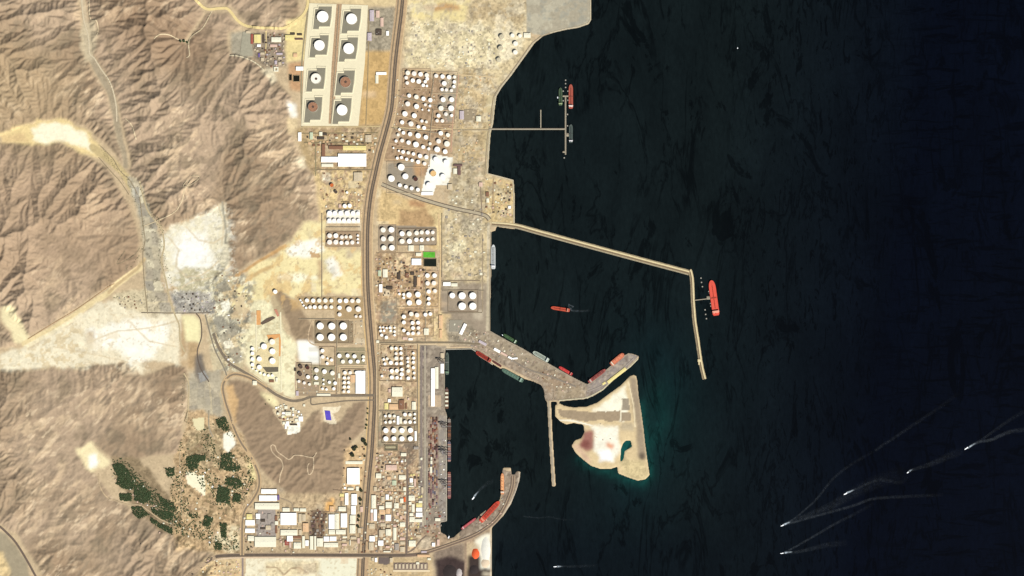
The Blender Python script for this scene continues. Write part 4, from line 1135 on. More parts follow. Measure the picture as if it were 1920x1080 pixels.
tanks(720,280,12,'of farm’s southern double row',[[(335,35,50),(432,60,90),(548,80,85),(665,105,85),(812,150,105),(955,175,100)],[(300,200,70),(395,185,75),(512,225,80),(635,250,80),(770,285,100),(915,325,95)]],G,'mixed')
tanks(720,280,12,'of farm’s southern grey yard',[[(390,405,165),],[(170,660,160),(485,610,145),(715,670,115,'dark')],[(360,810,95),(495,845,90),(625,880,95),(765,910,95)]],G)
tanks(720,280,12,'on the dazzling white pad',[[(1170,225,125),(1400,290,125)],[(1110,545,150,'tan'),(1325,610,125)],[(1010,800,130)]],G)
tanks(680,360,6,'in square yard by highway',[[(232,428,62),(325,425,70)],[(235,528,62),(322,525,70)],[(240,628,62),(330,628,68)]],G,'mixed')
tanks(680,360,6,'of double row above green pond',[[(445,470,62),(525,470,62),(608,462,55),(665,455,50),(730,455,52),(790,455,45)],[(445,555,62),(527,555,62),(605,538,52),(665,540,50),(735,535,42),(792,530,42)]],G,'mixed')
tanks(700,490,12,'south of the black pond',[[(1220,320,110),(1380,320,110)],[(1225,495,110),(1365,490,110)],[(1250,680,100),(1390,665,95)],[(1250,840,90)],[(1250,950,90)]],G,'mixed')
tanks(700,490,12,'in the fenced yard of four',[[(590,735,60),(685,745,70),(805,755,130),(1005,745,135)],[(685,820,65),(815,935,130),(1025,920,135)]],G)
tanks(700,570,12,'in yard beside grey oval',[[(690,285,100),(855,225,110),(985,250,110),(1175,240,95),(1285,225,90)],[(690,415,95),(885,425,95),(1010,420,95)],[(895,540,90),(1015,538,90)],[(690,595,85),(785,665,85),(895,660,85),(1020,655,80)]],G,'mixed')
tanks(700,570,12,'in tight cluster by highway',[[(155,525,50),(225,525,50),(300,540,55),(380,535,70),(480,530,50)],[(165,605,65),(245,600,60),(390,605,60),(480,620,60)],[(190,700,75),(295,750,85),(480,700,60)]],G)
tanks(680,540,6,'on quayside gravel yard',[[(1010,85,70),(1120,88,88),(1240,88,85)],[(1120,205,92),(1240,205,88)]],G)
tanks(700,635,12,'in yard west of port warehouse',[[(415,215,85),(515,215,75),(625,220,70)],[(515,335,75),(625,325,80)],[(235,465,60),(315,450,70),(520,440,95),(635,440,80)],[(265,565,75),(398,540,100),(525,560,80),(630,555,80)]],G,'mixed')
tanks(700,635,12,'in two eastern columns by port road',[[(905,325,60)],[(780,440,75),(905,435,75)],[(780,520,65),(905,530,75)],[(785,610,75),(905,650,75)],[(790,725,95),(920,770,65)],[(790,890,90),(920,880,70)]],G,'mixed')
tanks(700,635,12,'south of port yard cross street',[[(418,725,95),(530,720,90),(645,695,85)],[(640,800,100)],[(200,840,60),(418,870,95),(535,875,80),(625,890,58)]],G)
tanks(700,765,12,'above the eight big tanks',[[(275,180,62),(370,175,82),(475,180,72),(715,145,90),(828,150,82),(935,135,58)],[(930,230,62)],[(280,320,62),(380,315,86),(470,300,54),(720,315,90),(830,315,86),(935,320,58)]],G,'mixed')
tanks(700,765,12,'of eight big tanks by highway',[[(285,505,128),(465,505,124),(648,505,128),(838,500,126)],[(285,690,124),(465,690,118),(648,690,126),(838,690,122)]],'eight big tanks beside the highway')
# west of the highway
tanks(420,360,6,'north of the white pad',[[(1360,158,50),(1415,155,50)]],G)
tanks(420,360,6,'packed on white rectangular pad',[[(1190,240,62),(1248,240,58),(1316,240,62),(1386,240,62),(1454,240,58),(1508,240,46)],[(1188,322,52),(1240,322,50),(1294,322,50),(1350,322,50),(1406,322,50),(1460,322,50),(1512,322,44)]],G)
tanks(420,360,6,'on brown pad beside highway',[[(1190,492,58),(1260,492,58),(1328,508,45),(1375,505,40),(1425,505,42),(1508,490,28)],[(1508,530,28)],[(1190,565,60),(1260,565,60),(1322,572,48),(1385,572,52),(1445,568,50),(1508,570,28)]],G,'mixed')
tanks(420,540,6,'of long western double row',[[(862,138,25),(935,140,48),(1005,142,52),(1073,142,52),(1143,142,52),(1210,142,48)],[(880,162,25)],[(897,197,25),(925,222,30),(970,215,45),(1022,215,48),(1083,215,48),(1145,215,48),(1210,215,45)]],G,'mixed')
tanks(420,540,6,'in yard just west of highway',[[(1305,145,52),(1375,145,55),(1445,145,52),(1512,145,55)],[(1302,222,52),(1408,238,68),(1512,238,68)],[(1302,298,50),(1487,320,35),(1535,320,35)]],G,'mixed')
tanks(420,540,6,'on the brown rectangular pad',[[(1085,428,85),(1215,430,85),(1345,428,88)],[(1085,555,85),(1213,555,88),(1345,555,85)]],'six big tanks on the brown pad')
tanks(450,640,12,'of western cream yard',[[(730,10,140,'cream')],[(545,115,145),(735,225,145)],[(285,165,88),(285,270,88)],[(285,395,88),(440,395,120),(735,440,150)],[(285,520,86),(440,580,115)],[(290,612,46),(370,655,40),(460,710,50),(550,745,60),(640,765,60),(730,765,60)]],G)
tanks(540,620,12,'east of the white lot',[[(780,450,92)],[(785,588,92),(890,620,46)],[(985,660,78),(885,735,72)]],G,'mixed')
tanks(540,620,12,'in olive yard by highway',[[(1160,565,105),(1345,560,95),(1500,575,100),(1700,590,80)],[(1240,695,100),(1410,695,100),(1575,695,95),(1700,665,70)]],G,'mixed')
tanks(540,620,12,'at the south-west yard corner',[[(290,810,100,'darkbrown'),(445,830,100,'dark')],[(275,975,108,'darkbrown'),(455,1040,95)]],G)
tanks(540,670,12,'of middle southern yard',[[(645,290,110),(825,320,112),(1005,355,112)],[(640,460,104)],[(250,540,76),(370,575,76),(487,605,70),(803,505,52),(935,560,76),(1065,580,90)],[(803,600,52)],[(780,705,60),(870,720,60),(1035,705,78)]],G,'mixed')
tanks(540,670,12,'of small grid by highway',[[(1285,345,86),(1405,345,86),(1545,345,90),(1680,340,78)],[(1270,460,74),(1365,460,74)],[(1270,565,74),(1365,565,74)],[(1270,665,74),(1365,665,74)],[(1260,770,70),(1365,770,74)]],G,'mixed')
tanks(680,0,6,'on northern shore gravel',[[(1565,415,62)],[(1553,545,64)],[(1535,675,60)]],G,'faint')
tanks(680,0,6,'of pale northern shore tanks',[[(1685,400,50),(1770,405,46)],[(1720,492,58)],[(1718,590,56)]],G,'cream')
tank(516.5,547,8.5,'lone white tank at the tip of the dark ridge',G)
tank(622.5,347.5,8,'orange-red tank alone on pale ground west of highway',G,'orange'); tank(630,360,7,'dark brown tank just south of the orange-red one',G,'darkbrown'); tank(651,361,5,'small white tank east of the dark brown one',G)
stuff(SMALL_T.build('small_tanks', WHITE), 'smallest white tanks scattered between the larger ones of the terminals', 'storage tanks')
# ================================================================ BUILDINGS
BM = {'w': mat('roof_white', None, .04, .05, .6, raw=(.67,.66,.62)), 'c': mat('roof_cream', (255,250,222), .06, .06, k=1.05), 'y': mat('roof_yellow', (255,238,160), .08, .06),
 'p': mat('roof_pale', (226,208,174), .12, .08), 'g': mat('roof_grey', (178,168,154), .12, .08), 't': mat('roof_tan', (246,204,156), .08, .06), 'b': mat('roof_brown', (150,110,84), .15, .08),
 'o': mat('roof_orange', (246,112,52), .1, .06), 'm': mat('roof_mauve', (128,100,94), .15, .08), 'l': mat('roof_lilac', (214,200,204), .08, .06), 'r': mat('roof_red', (176,96,80), .15, .08),
 'k': mat('roof_pink', (240,206,184), .08, .06), 'u': mat('roof_purple', (128,108,160), .1, .06), 'd': mat('roof_dark', (92,80,68), .15, .08), 'v': mat('roof_palegreen', (216,226,190), .08, .06)}
CW = {'w': 'white', 'c': 'cream', 'y': 'yellowish', 'p': 'pale beige', 'g': 'grey', 't': 'tan', 'b': 'brown', 'o': 'orange', 'm': 'dark mauve', 'l': 'lilac-grey', 'r': 'red-brown', 'k': 'pinkish', 'u': 'purple', 'd': 'dark', 'v': 'pale green'}
BWALL = mat('building_wall', None, .1, .05, .8, raw=(.42,.37,.29))
VENT = mat('roof_vent', None, .1, .05, .6, raw=(.46,.44,.40))
RIB = mat('roof_ridge', None, .1, .05, .6, raw=(.5,.48,.43))
def building(px0, py0, px1, py1, c, label, group=None, name='building', cat='building', ang=0.0, hgt=None, simple=False):
    cx, cy = (px0+px1)/2, (py0+py1)/2
    lx, ly = abs(px1-px0)*S, abs(py1-py0)*S
    OCC.append((px0-.5, py0-.5, px1+.5, py1+.5))
    hgt = hgt or min(14, 6+.07*min(lx, ly)+random.random()*2.5)
    X, Y = W(cx, cy); Z0 = height(cx, cy)
    Z0 = max(Z0, LAND_Z)
    m = BM[c]
    if simple:
        o = mesh_obj(name, *(lambda b: (b.v, b.f))(MB().box(-lx/2, -ly/2, -4, lx/2, ly/2, hgt)), m)
        o.location = (X, Y, Z0); o.rotation_euler.z = ang
        return tag(o, label, cat, group)
    t = empty(name, (X, Y, Z0), ang)
    MB().box(-lx/2+.6, -ly/2+.6, -6, lx/2-.6, ly/2-.6, hgt).build('wall', BWALL, t)
    long_x = lx >= ly
    a, b_ = (lx/2, ly/2) if long_x else (ly/2, lx/2)
    rise = min(3.0, b_*.10)
    v = [(-a,-b_,hgt+.02),(a,-b_,hgt+.02),(a,0,hgt+rise),(-a,0,hgt+rise),(-a,b_,hgt+.02),(a,b_,hgt+.02),(-a,-b_,hgt-.6),(a,-b_,hgt-.6),(-a,b_,hgt-.6),(a,b_,hgt-.6)]
    if not long_x:
        v = [(-y, x, z) for x, y, z in v]
    mesh_obj('roof', v, [(0,1,2,3),(3,2,5,4),(6,7,1,0),(9,8,4,5),(8,6,0,3,4),(7,9,5,2,1)], m, t)
    if min(lx, ly) > 34:
        # ridge vents and roof units, the small things that make a roof
        n = int(a/22)
        b2 = MB()
        for i in range(n):
            u = -a*.85+1.7*a*(i+.5)/n
            if long_x: b2.box(u-3.2, -1.3, hgt+rise-.2, u+3.2, 1.3, hgt+rise+1.3)
            else: b2.box(-1.3, u-3.2, hgt+rise-.2, 1.3, u+3.2, hgt+rise+1.3)
        b2.build('ridge_vent', VENT, t)
        for i in range(min(3, n)):
            u = random.uniform(-.7, .7)*lx/2; w_ = random.uniform(-.7, .7)*ly/2
            MB().box(u-2.6, w_-2, hgt, u+2.6, w_+2, hgt+rise+1.5).build('roof_unit', VENT, t)
    return tag(t, label, cat, group)

def block(x0, y0, k, desc, items, group):
    """buildings of one district in a zoomed tile: (x0, y0, x1, y1, colour); labels by colour, shape and order from the north"""
    its = []
    for (a, b_, c, d, col_) in items:
        w_, h_ = (c-a)/k, (d-b_)/k
        sh = 'long' if max(w_, h_)/max(.1, min(w_, h_)) > 2.4 else 'square' if max(w_, h_)/min(w_, h_) < 1.35 else 'oblong'
        sz = 'big' if w_*h_ > 160 else 'small' if w_*h_ < 35 else 'mid-sized'
        its.append([x0+a/k, y0+b_/k, x0+c/k, y0+d/k, col_, '%s %s %s' % (sz, CW[col_], sh), w_*h_])
    byk = {}
    for it in its: byk.setdefault(it[5], []).append(it)
    for kk, L_ in byk.items():
        L_.sort(key=lambda q: (q[1]+q[3], q[0]))
        for i, it in enumerate(L_):
            od = '' if len(L_) == 1 else ', %s from the north,' % ORD[i] if i < len(ORD) else ', far south,'
            nm = 'warehouse' if it[6] > 60 else 'building'
            building(it[0], it[1], it[2], it[3], it[4], '%s %s%s %s' % (kk, nm, od, desc), group, nm, nm)
block(440,910,12,'in south-west warehouse district',[(600,85,950,185,'w'),(555,225,955,350,'w'),(962,220,1010,330,'u'),(460,395,1010,540,'c'),(270,645,400,765,'y'),(480,635,575,755,'w'),(245,780,455,900,'w'),(240,970,455,1065,'w'),(1035,620,1395,890,'w'),(1533,850,1665,1045,'t'),(1080,505,1240,590,'c'),(1330,515,1450,580,'c'),(1470,515,1610,590,'c'),(905,680,960,790,'b'),(905,805,980,890,'c'),(915,905,960,1080,'b'),(1035,1000,1415,1125,'c'),(1445,1000,1510,1115,'p'),(590,760,690,820,'d'),(580,945,695,990,'d'),(740,640,815,760,'g'),(820,850,885,940,'g'),(480,770,560,870,'g'),(700,900,815,1000,'p'),(1440,640,1510,840,'p'),(1520,650,1600,800,'p')], 'buildings of the warehouse district')
block(440,990,12,'along north side of southern road',[(455,195,935,425,'c'),(300,175,440,290,'c'),(1330,325,1495,462,'c'),(1180,175,1310,300,'w'),(1130,280,1220,388,'r'),(1520,180,1580,450,'c'),(1590,275,1665,400,'w'),(1695,180,1770,485,'c'),(1790,180,1835,490,'c'),(1090,320,1125,420,'p'),(1230,320,1275,440,'k'),(1325,175,1500,235,'b')], 'buildings of the warehouse district')
block(570,990,12,'between depot and southern crossroads',[(290,230,430,415,'c'),(445,190,565,300,'w'),(580,190,730,290,'w'),(450,330,770,430,'c'),(870,185,970,225,'c'),(860,350,970,400,'k'),(1200,225,1255,345,'k'),(860,260,950,300,'p'),(1050,190,1180,250,'p'),(1030,270,1050,390,'c')], 'buildings of the warehouse district')
block(570,910,12,'of north-east warehouse rows',[(925,175,1000,440,'w'),(1068,195,1192,442,'w'),(1062,460,1165,655,'w'),(1035,672,1165,868,'c'),(1030,892,1160,1080,'c'),(560,655,690,980,'w'),(700,635,790,985,'c'),(830,630,972,945,'w'),(780,482,945,580,'c'),(805,185,900,255,'y'),(822,265,890,345,'t'),(900,35,950,80,'w'),(985,50,1120,105,'c'),(1170,25,1235,125,'c'),(560,1000,700,1100,'c'),(720,1000,940,1100,'c'),(580,470,680,590,'t'),(1265,480,1330,600,'k'),(1215,960,1280,1070,'p')], 'buildings of the warehouse district')
building(651,877.5,674.5,908,'w','biggest dazzling white warehouse east of the hill beside the highway',None,'warehouse','warehouse')
building(648,864.5,680,870,'c','long cream building just north of the biggest white warehouse',None)
block(690,910,12,'in town between highway and port',[(80,220,180,515,'c'),(62,540,110,612,'w'),(130,540,200,800,'w'),(62,622,110,800,'k'),(300,255,375,355,'p'),(400,205,468,320,'w'),(490,250,550,320,'c'),(398,375,535,510,'c'),(250,462,365,540,'c'),(255,548,395,650,'t'),(405,520,500,640,'t'),(590,400,695,515,'c'),(722,295,798,395,'c'),(802,265,850,370,'o'),(775,442,840,540,'p'),(915,228,1055,345,'c'),(985,420,1050,600,'c'),(1085,500,1220,588,'w'),(1080,612,1225,708,'w'),(935,710,1055,825,'c'),(1060,755,1220,825,'c'),(398,660,520,800,'w'),(300,680,370,770,'m'),(720,832,840,930,'c'),(30,860,155,975,'p'),(570,950,640,1235,'c'),(400,985,520,1130,'c'),(1512,735,1630,802,'c'),(600,300,625,390,'p'),(648,612,695,680,'k'),(720,690,770,760,'k'),(920,370,980,440,'c'),(930,480,975,560,'p'),(935,620,1020,690,'c'),(1085,400,1220,490,'y'),(1140,345,1225,395,'c'),(280,850,400,925,'p'),(420,880,490,950,'p'),(250,1000,380,1080,'p'),(570,880,640,935,'k'),(130,30,200,130,'p'),(1200,40,1240,180,'p'),(990,840,1035,940,'p'),(940,900,985,960,'p')], 'buildings of the crowded town')
block(690,990,12,'at south end of town',[(35,180,155,300,'w'),(230,278,348,395,'w'),(20,320,130,500,'p'),(920,280,1075,415,'c'),(1440,330,1510,415,'w'),(720,210,835,270,'k'),(1550,255,1610,395,'k'),(155,670,210,765,'w'),(350,515,510,545,'c'),(1340,675,1415,720,'c'),(80,670,135,740,'p'),(1085,765,1155,818,'c'),(725,300,830,370,'p'),(400,400,490,445,'k'),(1085,155,1200,210,'p'),(490,670,560,770,'p'),(1110,595,1390,650,'t'),(250,80,345,200,'p'),(600,350,700,500,'g'),(725,420,830,540,'p'),(1200,515,1320,555,'l'),(255,400,320,500,'p')], 'buildings of the crowded town')
block(690,830,12,'at north end of town',[(742,230,865,302,'c'),(745,400,792,440,'w'),(697,732,850,830,'c'),(545,850,640,960,'v'),(795,1000,860,1085,'c'),(940,800,1010,895,'w'),(920,965,1030,995,'c'),(1035,810,1080,985,'k'),(1180,335,1225,390,'c'),(1395,540,1445,682,'c'),(1405,400,1450,480,'c'),(1410,320,1445,385,'c'),(470,420,520,460,'c'),(180,690,300,800,'c'),(430,760,520,830,'t'),(1090,640,1170,690,'p'),(1130,530,1195,570,'p'),(1030,85,1140,150,'g'),(400,500,650,620,'k')], 'buildings of the crowded town')
building(735,726,755,743.5,'c','square cream hall west of the port road, alone on a brown lot',None,'hall','hall')
block(680,720,6,'around the square cream hall',[(285,170,318,205,'w'),(290,55,318,95,'k'),(408,180,470,285,'b'),(480,215,500,280,'b'),(555,200,600,290,'c'),(505,155,525,180,'k'),(245,215,290,285,'y'),(300,225,400,290,'t'),(585,530,608,640,'w'),(385,360,412,455,'w'),(415,375,442,445,'c')], 'buildings around the square hall')
building(808.3,690.5,815.2,762,'w','very long white warehouse on the container port quay',None,'warehouse','warehouse'); building(815.6,688,822,729,'c','long cream lean-to joined to the very long white warehouse',None,'warehouse','warehouse')
building(826,682,832.5,700,'w','white oblong shed on the quay edge by the green-grey ship',None,'shed','shed')
building(826,662,832.5,677,'p','pale beige shed on the quay edge north of the white shed',None,'shed','shed')
block(680,0,6,'in works east of walled basins',[(80,115,128,240,'l'),(55,370,102,460,'l'),(265,350,295,402,'w'),(152,812,268,842,'w'),(145,845,178,940,'c'),(150,120,190,200,'k'),(200,200,235,300,'k'),(150,330,215,400,'d')], 'works east of the basins')
block(420,180,6,'south of the walled basins',[(835,410,872,510,'w'),(965,410,1002,490,'v'),(1072,405,1108,450,'c'),(1112,415,1160,445,'d'),(1050,460,1130,490,'d'),(1590,440,1660,520,'p'),(1180,560,1340,600,'b'),(1340,560,1600,610,'y'),(1100,540,1140,680,'b')], 'yards south of the basins')
building(602.5,294,634,304.5,'w','western part of the huge white L-shaped plant',None,'factory','factory'); building(634.2,288.3,687,312.5,'w','eastern hall of the huge white L-shaped plant by the highway',None,'factory','factory')
building(603,307,625,313,'c','cream annex under the western part of the huge white plant',None)
block(420,320,6,'west of highway below the white plant',[(1460,20,1560,120,'p'),(1290,378,1320,418,'k')], 'yards below the white plant')
block(420,50,12,'in north-west works',[(1070,240,1290,350,'c'),(1620,900,1788,990,'w'),(1180,590,1320,635,'l'),(1140,765,1195,850,'l'),(770,600,815,690,'u'),(745,400,830,455,'w'),(605,170,660,390,'r'),(1380,190,1580,310,'y'),(680,180,830,370,'y'),(1040,400,1200,460,'k'),(1600,265,1780,300,'m'),(1500,140,1600,185,'d'),(1650,155,1760,200,'d'),(820,580,910,630,'p'),(1220,680,1300,740,'p'),(870,180,910,370,'d'),(500,95,600,150,'p'),(1560,600,1650,690,'t'),(830,700,900,780,'p'),(1225,800,1290,870,'p')], 'buildings of the north-west works')
# courtyard building
t = empty('courtyard_building', W(518, 130)+(LAND_Z,))
MB().box(-21,11,-4,21,22,9).build('wing', BM['c'], t); MB().box(-21,-22,-4,21,-11,9).build('wing', BM['c'], t); MB().box(-21,-10.9,-4,-10,10.9,9).build('wing', BM['c'], t); MB().box(10,-10.9,-4,21,10.9,9).build('wing', BM['c'], t)
tag(t, 'small square cream building round a dark courtyard in the north-west works', 'building')
OCC.append((513,125,523,135))
block(480,740,12,'in hill village',[(660,385,790,468,'c'),(590,390,652,440,'w'),(810,290,865,360,'c'),(640,250,712,318,'c'),(580,460,650,520,'c'),(525,490,578,525,'p'),(680,600,745,710,'w'),(650,650,692,770,'w'),(820,430,860,480,'w'),(920,460,960,500,'c'),(960,490,1060,600,'w'),(880,540,950,600,'c'),(470,400,530,450,'c'),(940,360,985,405,'w'),(760,520,840,570,'p'),(600,610,660,670,'c'),(1060,215,1110,265,'c'),(620,480,680,520,'y'),(770,660,930,690,'d'),(520,510,580,545,'b'),(610,540,650,570,'r')], 'houses of the hill village')
block(640,830,12,'beside trees near highway',[(190,200,260,260,'c'),(100,120,160,190,'p')], None) if False else None
block(900,330,12,'on northern peninsula',[(60,100,120,200,'b'),(60,430,120,540,'c'),(340,560,390,620,'c'),(720,510,750,545,'w'),(120,640,180,700,'k'),(560,100,640,160,'k')], 'sheds on the peninsula') if False else None
for a in [(912,372,917,380,'c','cream shed near the middle of the northern peninsula'),(953,386,958,391,'w','tiny white hut at the east edge of the northern peninsula'),(911,360,917,369,'b','brown-roofed shed north of the cream shed on the northern peninsula'),(898,342,905,350,'k','pinkish shed at the neck of the northern peninsula'),
          (790,360,812,366,'w','white long shed at the south end of the dazzling pad'),(766,460,776,471,'c','cream building south of the long double row of tanks'),(787,460,795,470,'c','white-cream building just north of the bright green pond'),(772,485,790,497,'w','white twin-roofed building west of the black pond'),(780,474,790,480,'c','small cream building west of the bright green pond'),
          (776,518,781,539,'d','narrow dark building in the yard south-west of the black pond'),(782,520,788,536,'t','tan building beside the narrow dark one'),(745,512,751,524,'d','dark oblong building in the middle of the southern yard'),(770,510,777,516,'d','small dark square building north of the narrow dark one'),(760,512,767,521,'b','brown square building in the southern yard'),
          (831,529,845,536,'w','white oblong shed at the yard corner north-west of quayside tanks'),(846,531,858,537,'c','cream shed right beside the white oblong shed near quayside tanks'),(823,591,830,616,'t','long tan shed north of the port root'),(795,616,804,628,'c','cream square block south-east of the crowded tanks'),(824,618,829,634,'t','tan narrow shed at the port root'),
          (711,533,717,548,'w','narrow white shed close to the highway in the southern yard'),(718,505,727,520,'c','cream building close to the highway in the southern yard'),(709,507,715,518,'v','pale green shed close to the highway'),(725,537,736,543,'d','low dark shed in the southern yard by the highway'),
          (705.5,638,711,643,'c','small cream gatehouse at the highway end of the port road'),(766,634,774,638,'w','small white shed beside the port road, east'),(755,632,764,637,'k','small pinkish shed beside the port road, west'),
          (982,62,995,71,'c','cream building near the shore beside the grey reclaimed slab'),(862,208,870,224,'l','lilac-grey long shed west of the grey lot'),(893,218,902,228,'c','cream shed east of the grey lot'),(840,345,848,356,'p','pale shed east of the dazzling pad'),(858,312,864,328,'m','mauve-roofed wing in the yard east of the dazzling pad'),(851,308,867,312,'m','mauve-roofed strip in the yard east of the dazzling pad'),(850,316,857,326,'c','cream house beside the mauve-roofed wing'),
          (634,700,638,709,'c','cream upright shed beside the small grid of tanks'),(667,695,685,738,'w','dazzling white plant building beside the highway south-west'),(657,703,666,717,'t','orange-tan roof beside the dazzling white plant building'),(594,738,620,742,'c','long cream shed beside the roundabout road'),(555,733,560,742,'l','small lilac-grey building near the roundabout'),(589,716,598,721,'c','small cream shed in the southern yard'),
          (474,714,482,722,'c','cream shed at the edge of the slanting road'),(517,708,521,716,'c','cream upright shed in the western cream yard'),(505,712,514,717,'b','brown shed in the western cream yard'),(552,690,556,696,'d','tiny dark shed at the white lot corner')]:
    building(a[0], a[1], a[2], a[3], a[4], a[5], None, 'shed' if 'shed' in a[5] else 'building', 'shed' if 'shed' in a[5] else 'building')
# row of long sheds at the south edge
for i in range(9):
    x = 740.5+i*6.9
    building(x, 1057.5, x+3.9, 1066, 'p', 'pale narrow shed with dark gaps, %s from the west in the southern row' % ORD[i], 'row of narrow sheds at the south edge', 'shed', 'shed', hgt=9)
# slanted white hall and others on the port root
t = building(865.3, 606, 871.3, 628, 'w', 'white slanting hall at the root of the central pier', None, 'hall', 'hall', ang=-.45)
for (x, y, L_, w_, c, lab) in [(905,643,16,5,'l','lilac-grey slanting shed at the start of the central pier'),(932,657,13,5,'w','white slanting shed on the central pier'),(945,664,14,4,'k','pinkish slanting shed on the central pier east of the white one'),(957,671,9,3.5,'w','small white slanting shed, third along the central pier'),(966,672,9,3.2,'w','small white level shed, fourth along the central pier')]:
    building(x-L_/2, y-w_/2, x+L_/2, y+w_/2, c, lab, 'slanting sheds of the central pier', 'shed', 'shed', ang=(-.5 if 'level' not in lab else .1))
building(1135,701,1178,707,'y','long bright yellow stockpile shed on the bent pier arm',None,'stockpile_shed','shed',ang=.66,hgt=6); building(1129,717,1136,721,'y','small yellow heap beside the long yellow stockpile shed',None,'stockpile_shed','shed',ang=.6,hgt=4)
# stockpiles, rounded heaps
def heap(px, py, rx, ry, hgt, m, label):
    V = [(0, 0, hgt)]; F = []; n = 18
    for (q, z) in ((.35, .93), (.7, .55), (1, -.05)):
        for i in range(n):
            a = 2*math.pi*i/n; j = random.uniform(.94, 1.06)
            V.append((rx*S*q*math.cos(a)*j, ry*S*q*math.sin(a)*j, hgt*z))
    for i in range(n): F.append((0, 1+i, 1+(i+1) % n))
    for k in (0, 1):
        for i in range(n):
            a, b_ = 1+k*n+i, 1+k*n+(i+1) % n
            F.append((a, a+n, b_+n, b_))
    o = mesh_obj('stockpile', V, F, m, None, True); o.location = W(px, py)+(LAND_Z+.2,)
    OCC.append((px-rx, py-ry, px+rx, py+ry))
    return tag(o, label, 'stockpile')
heap(891.5, 1038, 7.5, 10, 14, mat('ore_orange', (255,108,58), .1, .05), 'bright orange heap of ore on the dark southern yard')
heap(911, 1030, 9, 24, 10, mat('ore_white', (255,252,236), .05, .05), 'long white heap of stone on the southern quay')
heap(910, 1056, 8, 9, 8, mat('ore_pale', (244,222,190), .06, .05), 'pale round heap at the south end of the white heap')
heap(843, 1072, 13, 14, 9, mat('coal', (58,48,46), .2, .05), 'black heap on the dark yard at the bottom edge')
heap(861, 1075, 5.5, 9, 8, mat('ore_grey', (206,196,190), .1, .05), 'light grey heap between two dark yards at the bottom edge')
heap(889, 1068, 9, 9, 7, mat('coal', (58,48,46)), 'black heap south of the bright orange heap')

# ================================================================ CONTAINERS AND CRANES
CC = [mat('box_red', (150,92,78), .15, .1), mat('box_plum', (144,110,112), .15, .1), mat('box_brown', (160,112,84), .15, .1), mat('box_rose', (190,148,130), .12, .1), mat('box_grey', (170,158,146), .1, .1), mat('box_blue', (126,122,136), .12, .1), mat('box_tan', (196,158,118), .1, .1), mat('box_dark', (104,76,66), .15, .1)]
CN = ['red', 'plum', 'brown', 'rose', 'grey', 'blue', 'tan', 'dark brown']
CMESH = {}
def cstack(px, py, w_, l_, c, hgt):
    k = (round(w_, 1), round(l_, 1), c, hgt)
    if k not in CMESH:
        b = MB()
        n = max(1, int(round(l_*S/6.2)))
        m_ = max(1, int(round(w_*S/2.6)))
        for i in range(n):
            dz = random.choice([0, 0, -2.6, -5.2]) if hgt > 6 else 0
            y0 = -l_*S/2+i*l_*S/n
            b.box(-w_*S/2, y0+.15, 0, w_*S/2, y0+l_*S/n-.15, max(2.6, hgt+dz))
        me = bpy.data.meshes.new('container_stack'); me.from_pydata(b.v, [], b.f); me.update(); me.materials.append(CC[c]); CMESH[k] = me
    o = bpy.data.objects.new('container_stack', CMESH[k]); o.location = W(px, py)+(LAND_Z+.1,)
    return link(o)
NCS = 0
for ri, x in enumerate((805.0, 808.6, 812.2, 815.8, 819.2)):
    y = 782.0
    while y < 944:
        l_ = random.choice([3.6, 4.8, 6.0])
        p_ = .62 if ri not in (3,) else .45
        if 812 < y < 826 and ri in (1, 2): p_ = .25
        if random.random() < p_ and NCS < 170:
            warm = [0, 1, 2, 3, 7, 6] if y < 880 else [0, 1, 1, 3, 5, 7]
            c = random.choice(warm) if random.random() < .85 else random.choice([4, 5, 6])
            o = cstack(x, y+l_/2, 2.6, l_, c, random.choice([2.6, 5.2, 7.8, 10.4]))
            part = 'north end' if y < 835 else 'middle' if y < 890 else 'south end'
            tag(o, '%s container stack in %s lane from the west, %s of the container yard' % (CN[c], ORD[ri], part), 'container stack', '%s container stacks, lane %d, %s of the yard' % (CN[c], ri+1, part)); NCS += 1
        y += l_+.7
CR = mat('crane_steel', (96,92,96), .1, .1); CRB = mat('crane_boom', (150,146,140), .1, .1)
crane_made = []
def gantry(px, py, label, ang=0.0):
    t = empty('gantry_crane', W(px, py)+(LAND_Z,), ang)
    for sx in (-16, 16):
        for sy in (-11, 11):
            MB().box(sx-1.6, sy-1.6, 0, sx+1.6, sy+1.6, 48).build('leg', CR, t)
    for sy in (-11, 11):
        MB().box(-14.4, sy-1.3, 18, 14.4, sy+1.3, 21).build('portal_beam', CR, t)
        MB().box(-17.6, sy-1.3, 48, 17.6, sy+1.3, 51).build('top_beam', CR, t)
    MB().box(-32, -3.2, 51, 62, -1.2, 54).box(-32, 1.2, 51, 62, 3.2, 54).build('boom', CRB, t)
    MB().box(-26, -6, 54, -12, 6, 61).build('machine_house', CRB, t)
    MB().box(14, -1.1, 54, 18, 1.1, 74).build('mast', CR, t)
    return tag(t, label, 'gantry crane', 'gantry cranes on the container quay')
for px, py, lab in ((833.5,845.5,'gantry crane on the container quay, northern one of the two by the plum-coloured ship'),(834,907,'gantry crane on the container quay, southern one by the pinkish ship'),(834,850.5,'second gantry crane right next to the northern crane on the container quay'),(834,799,'gantry crane beside the brown striped ship, northernmost on the quay')):
    gantry(px, py, lab)
gantry(829, 679, 'gantry crane reaching over the green-grey ship north of the white shed')

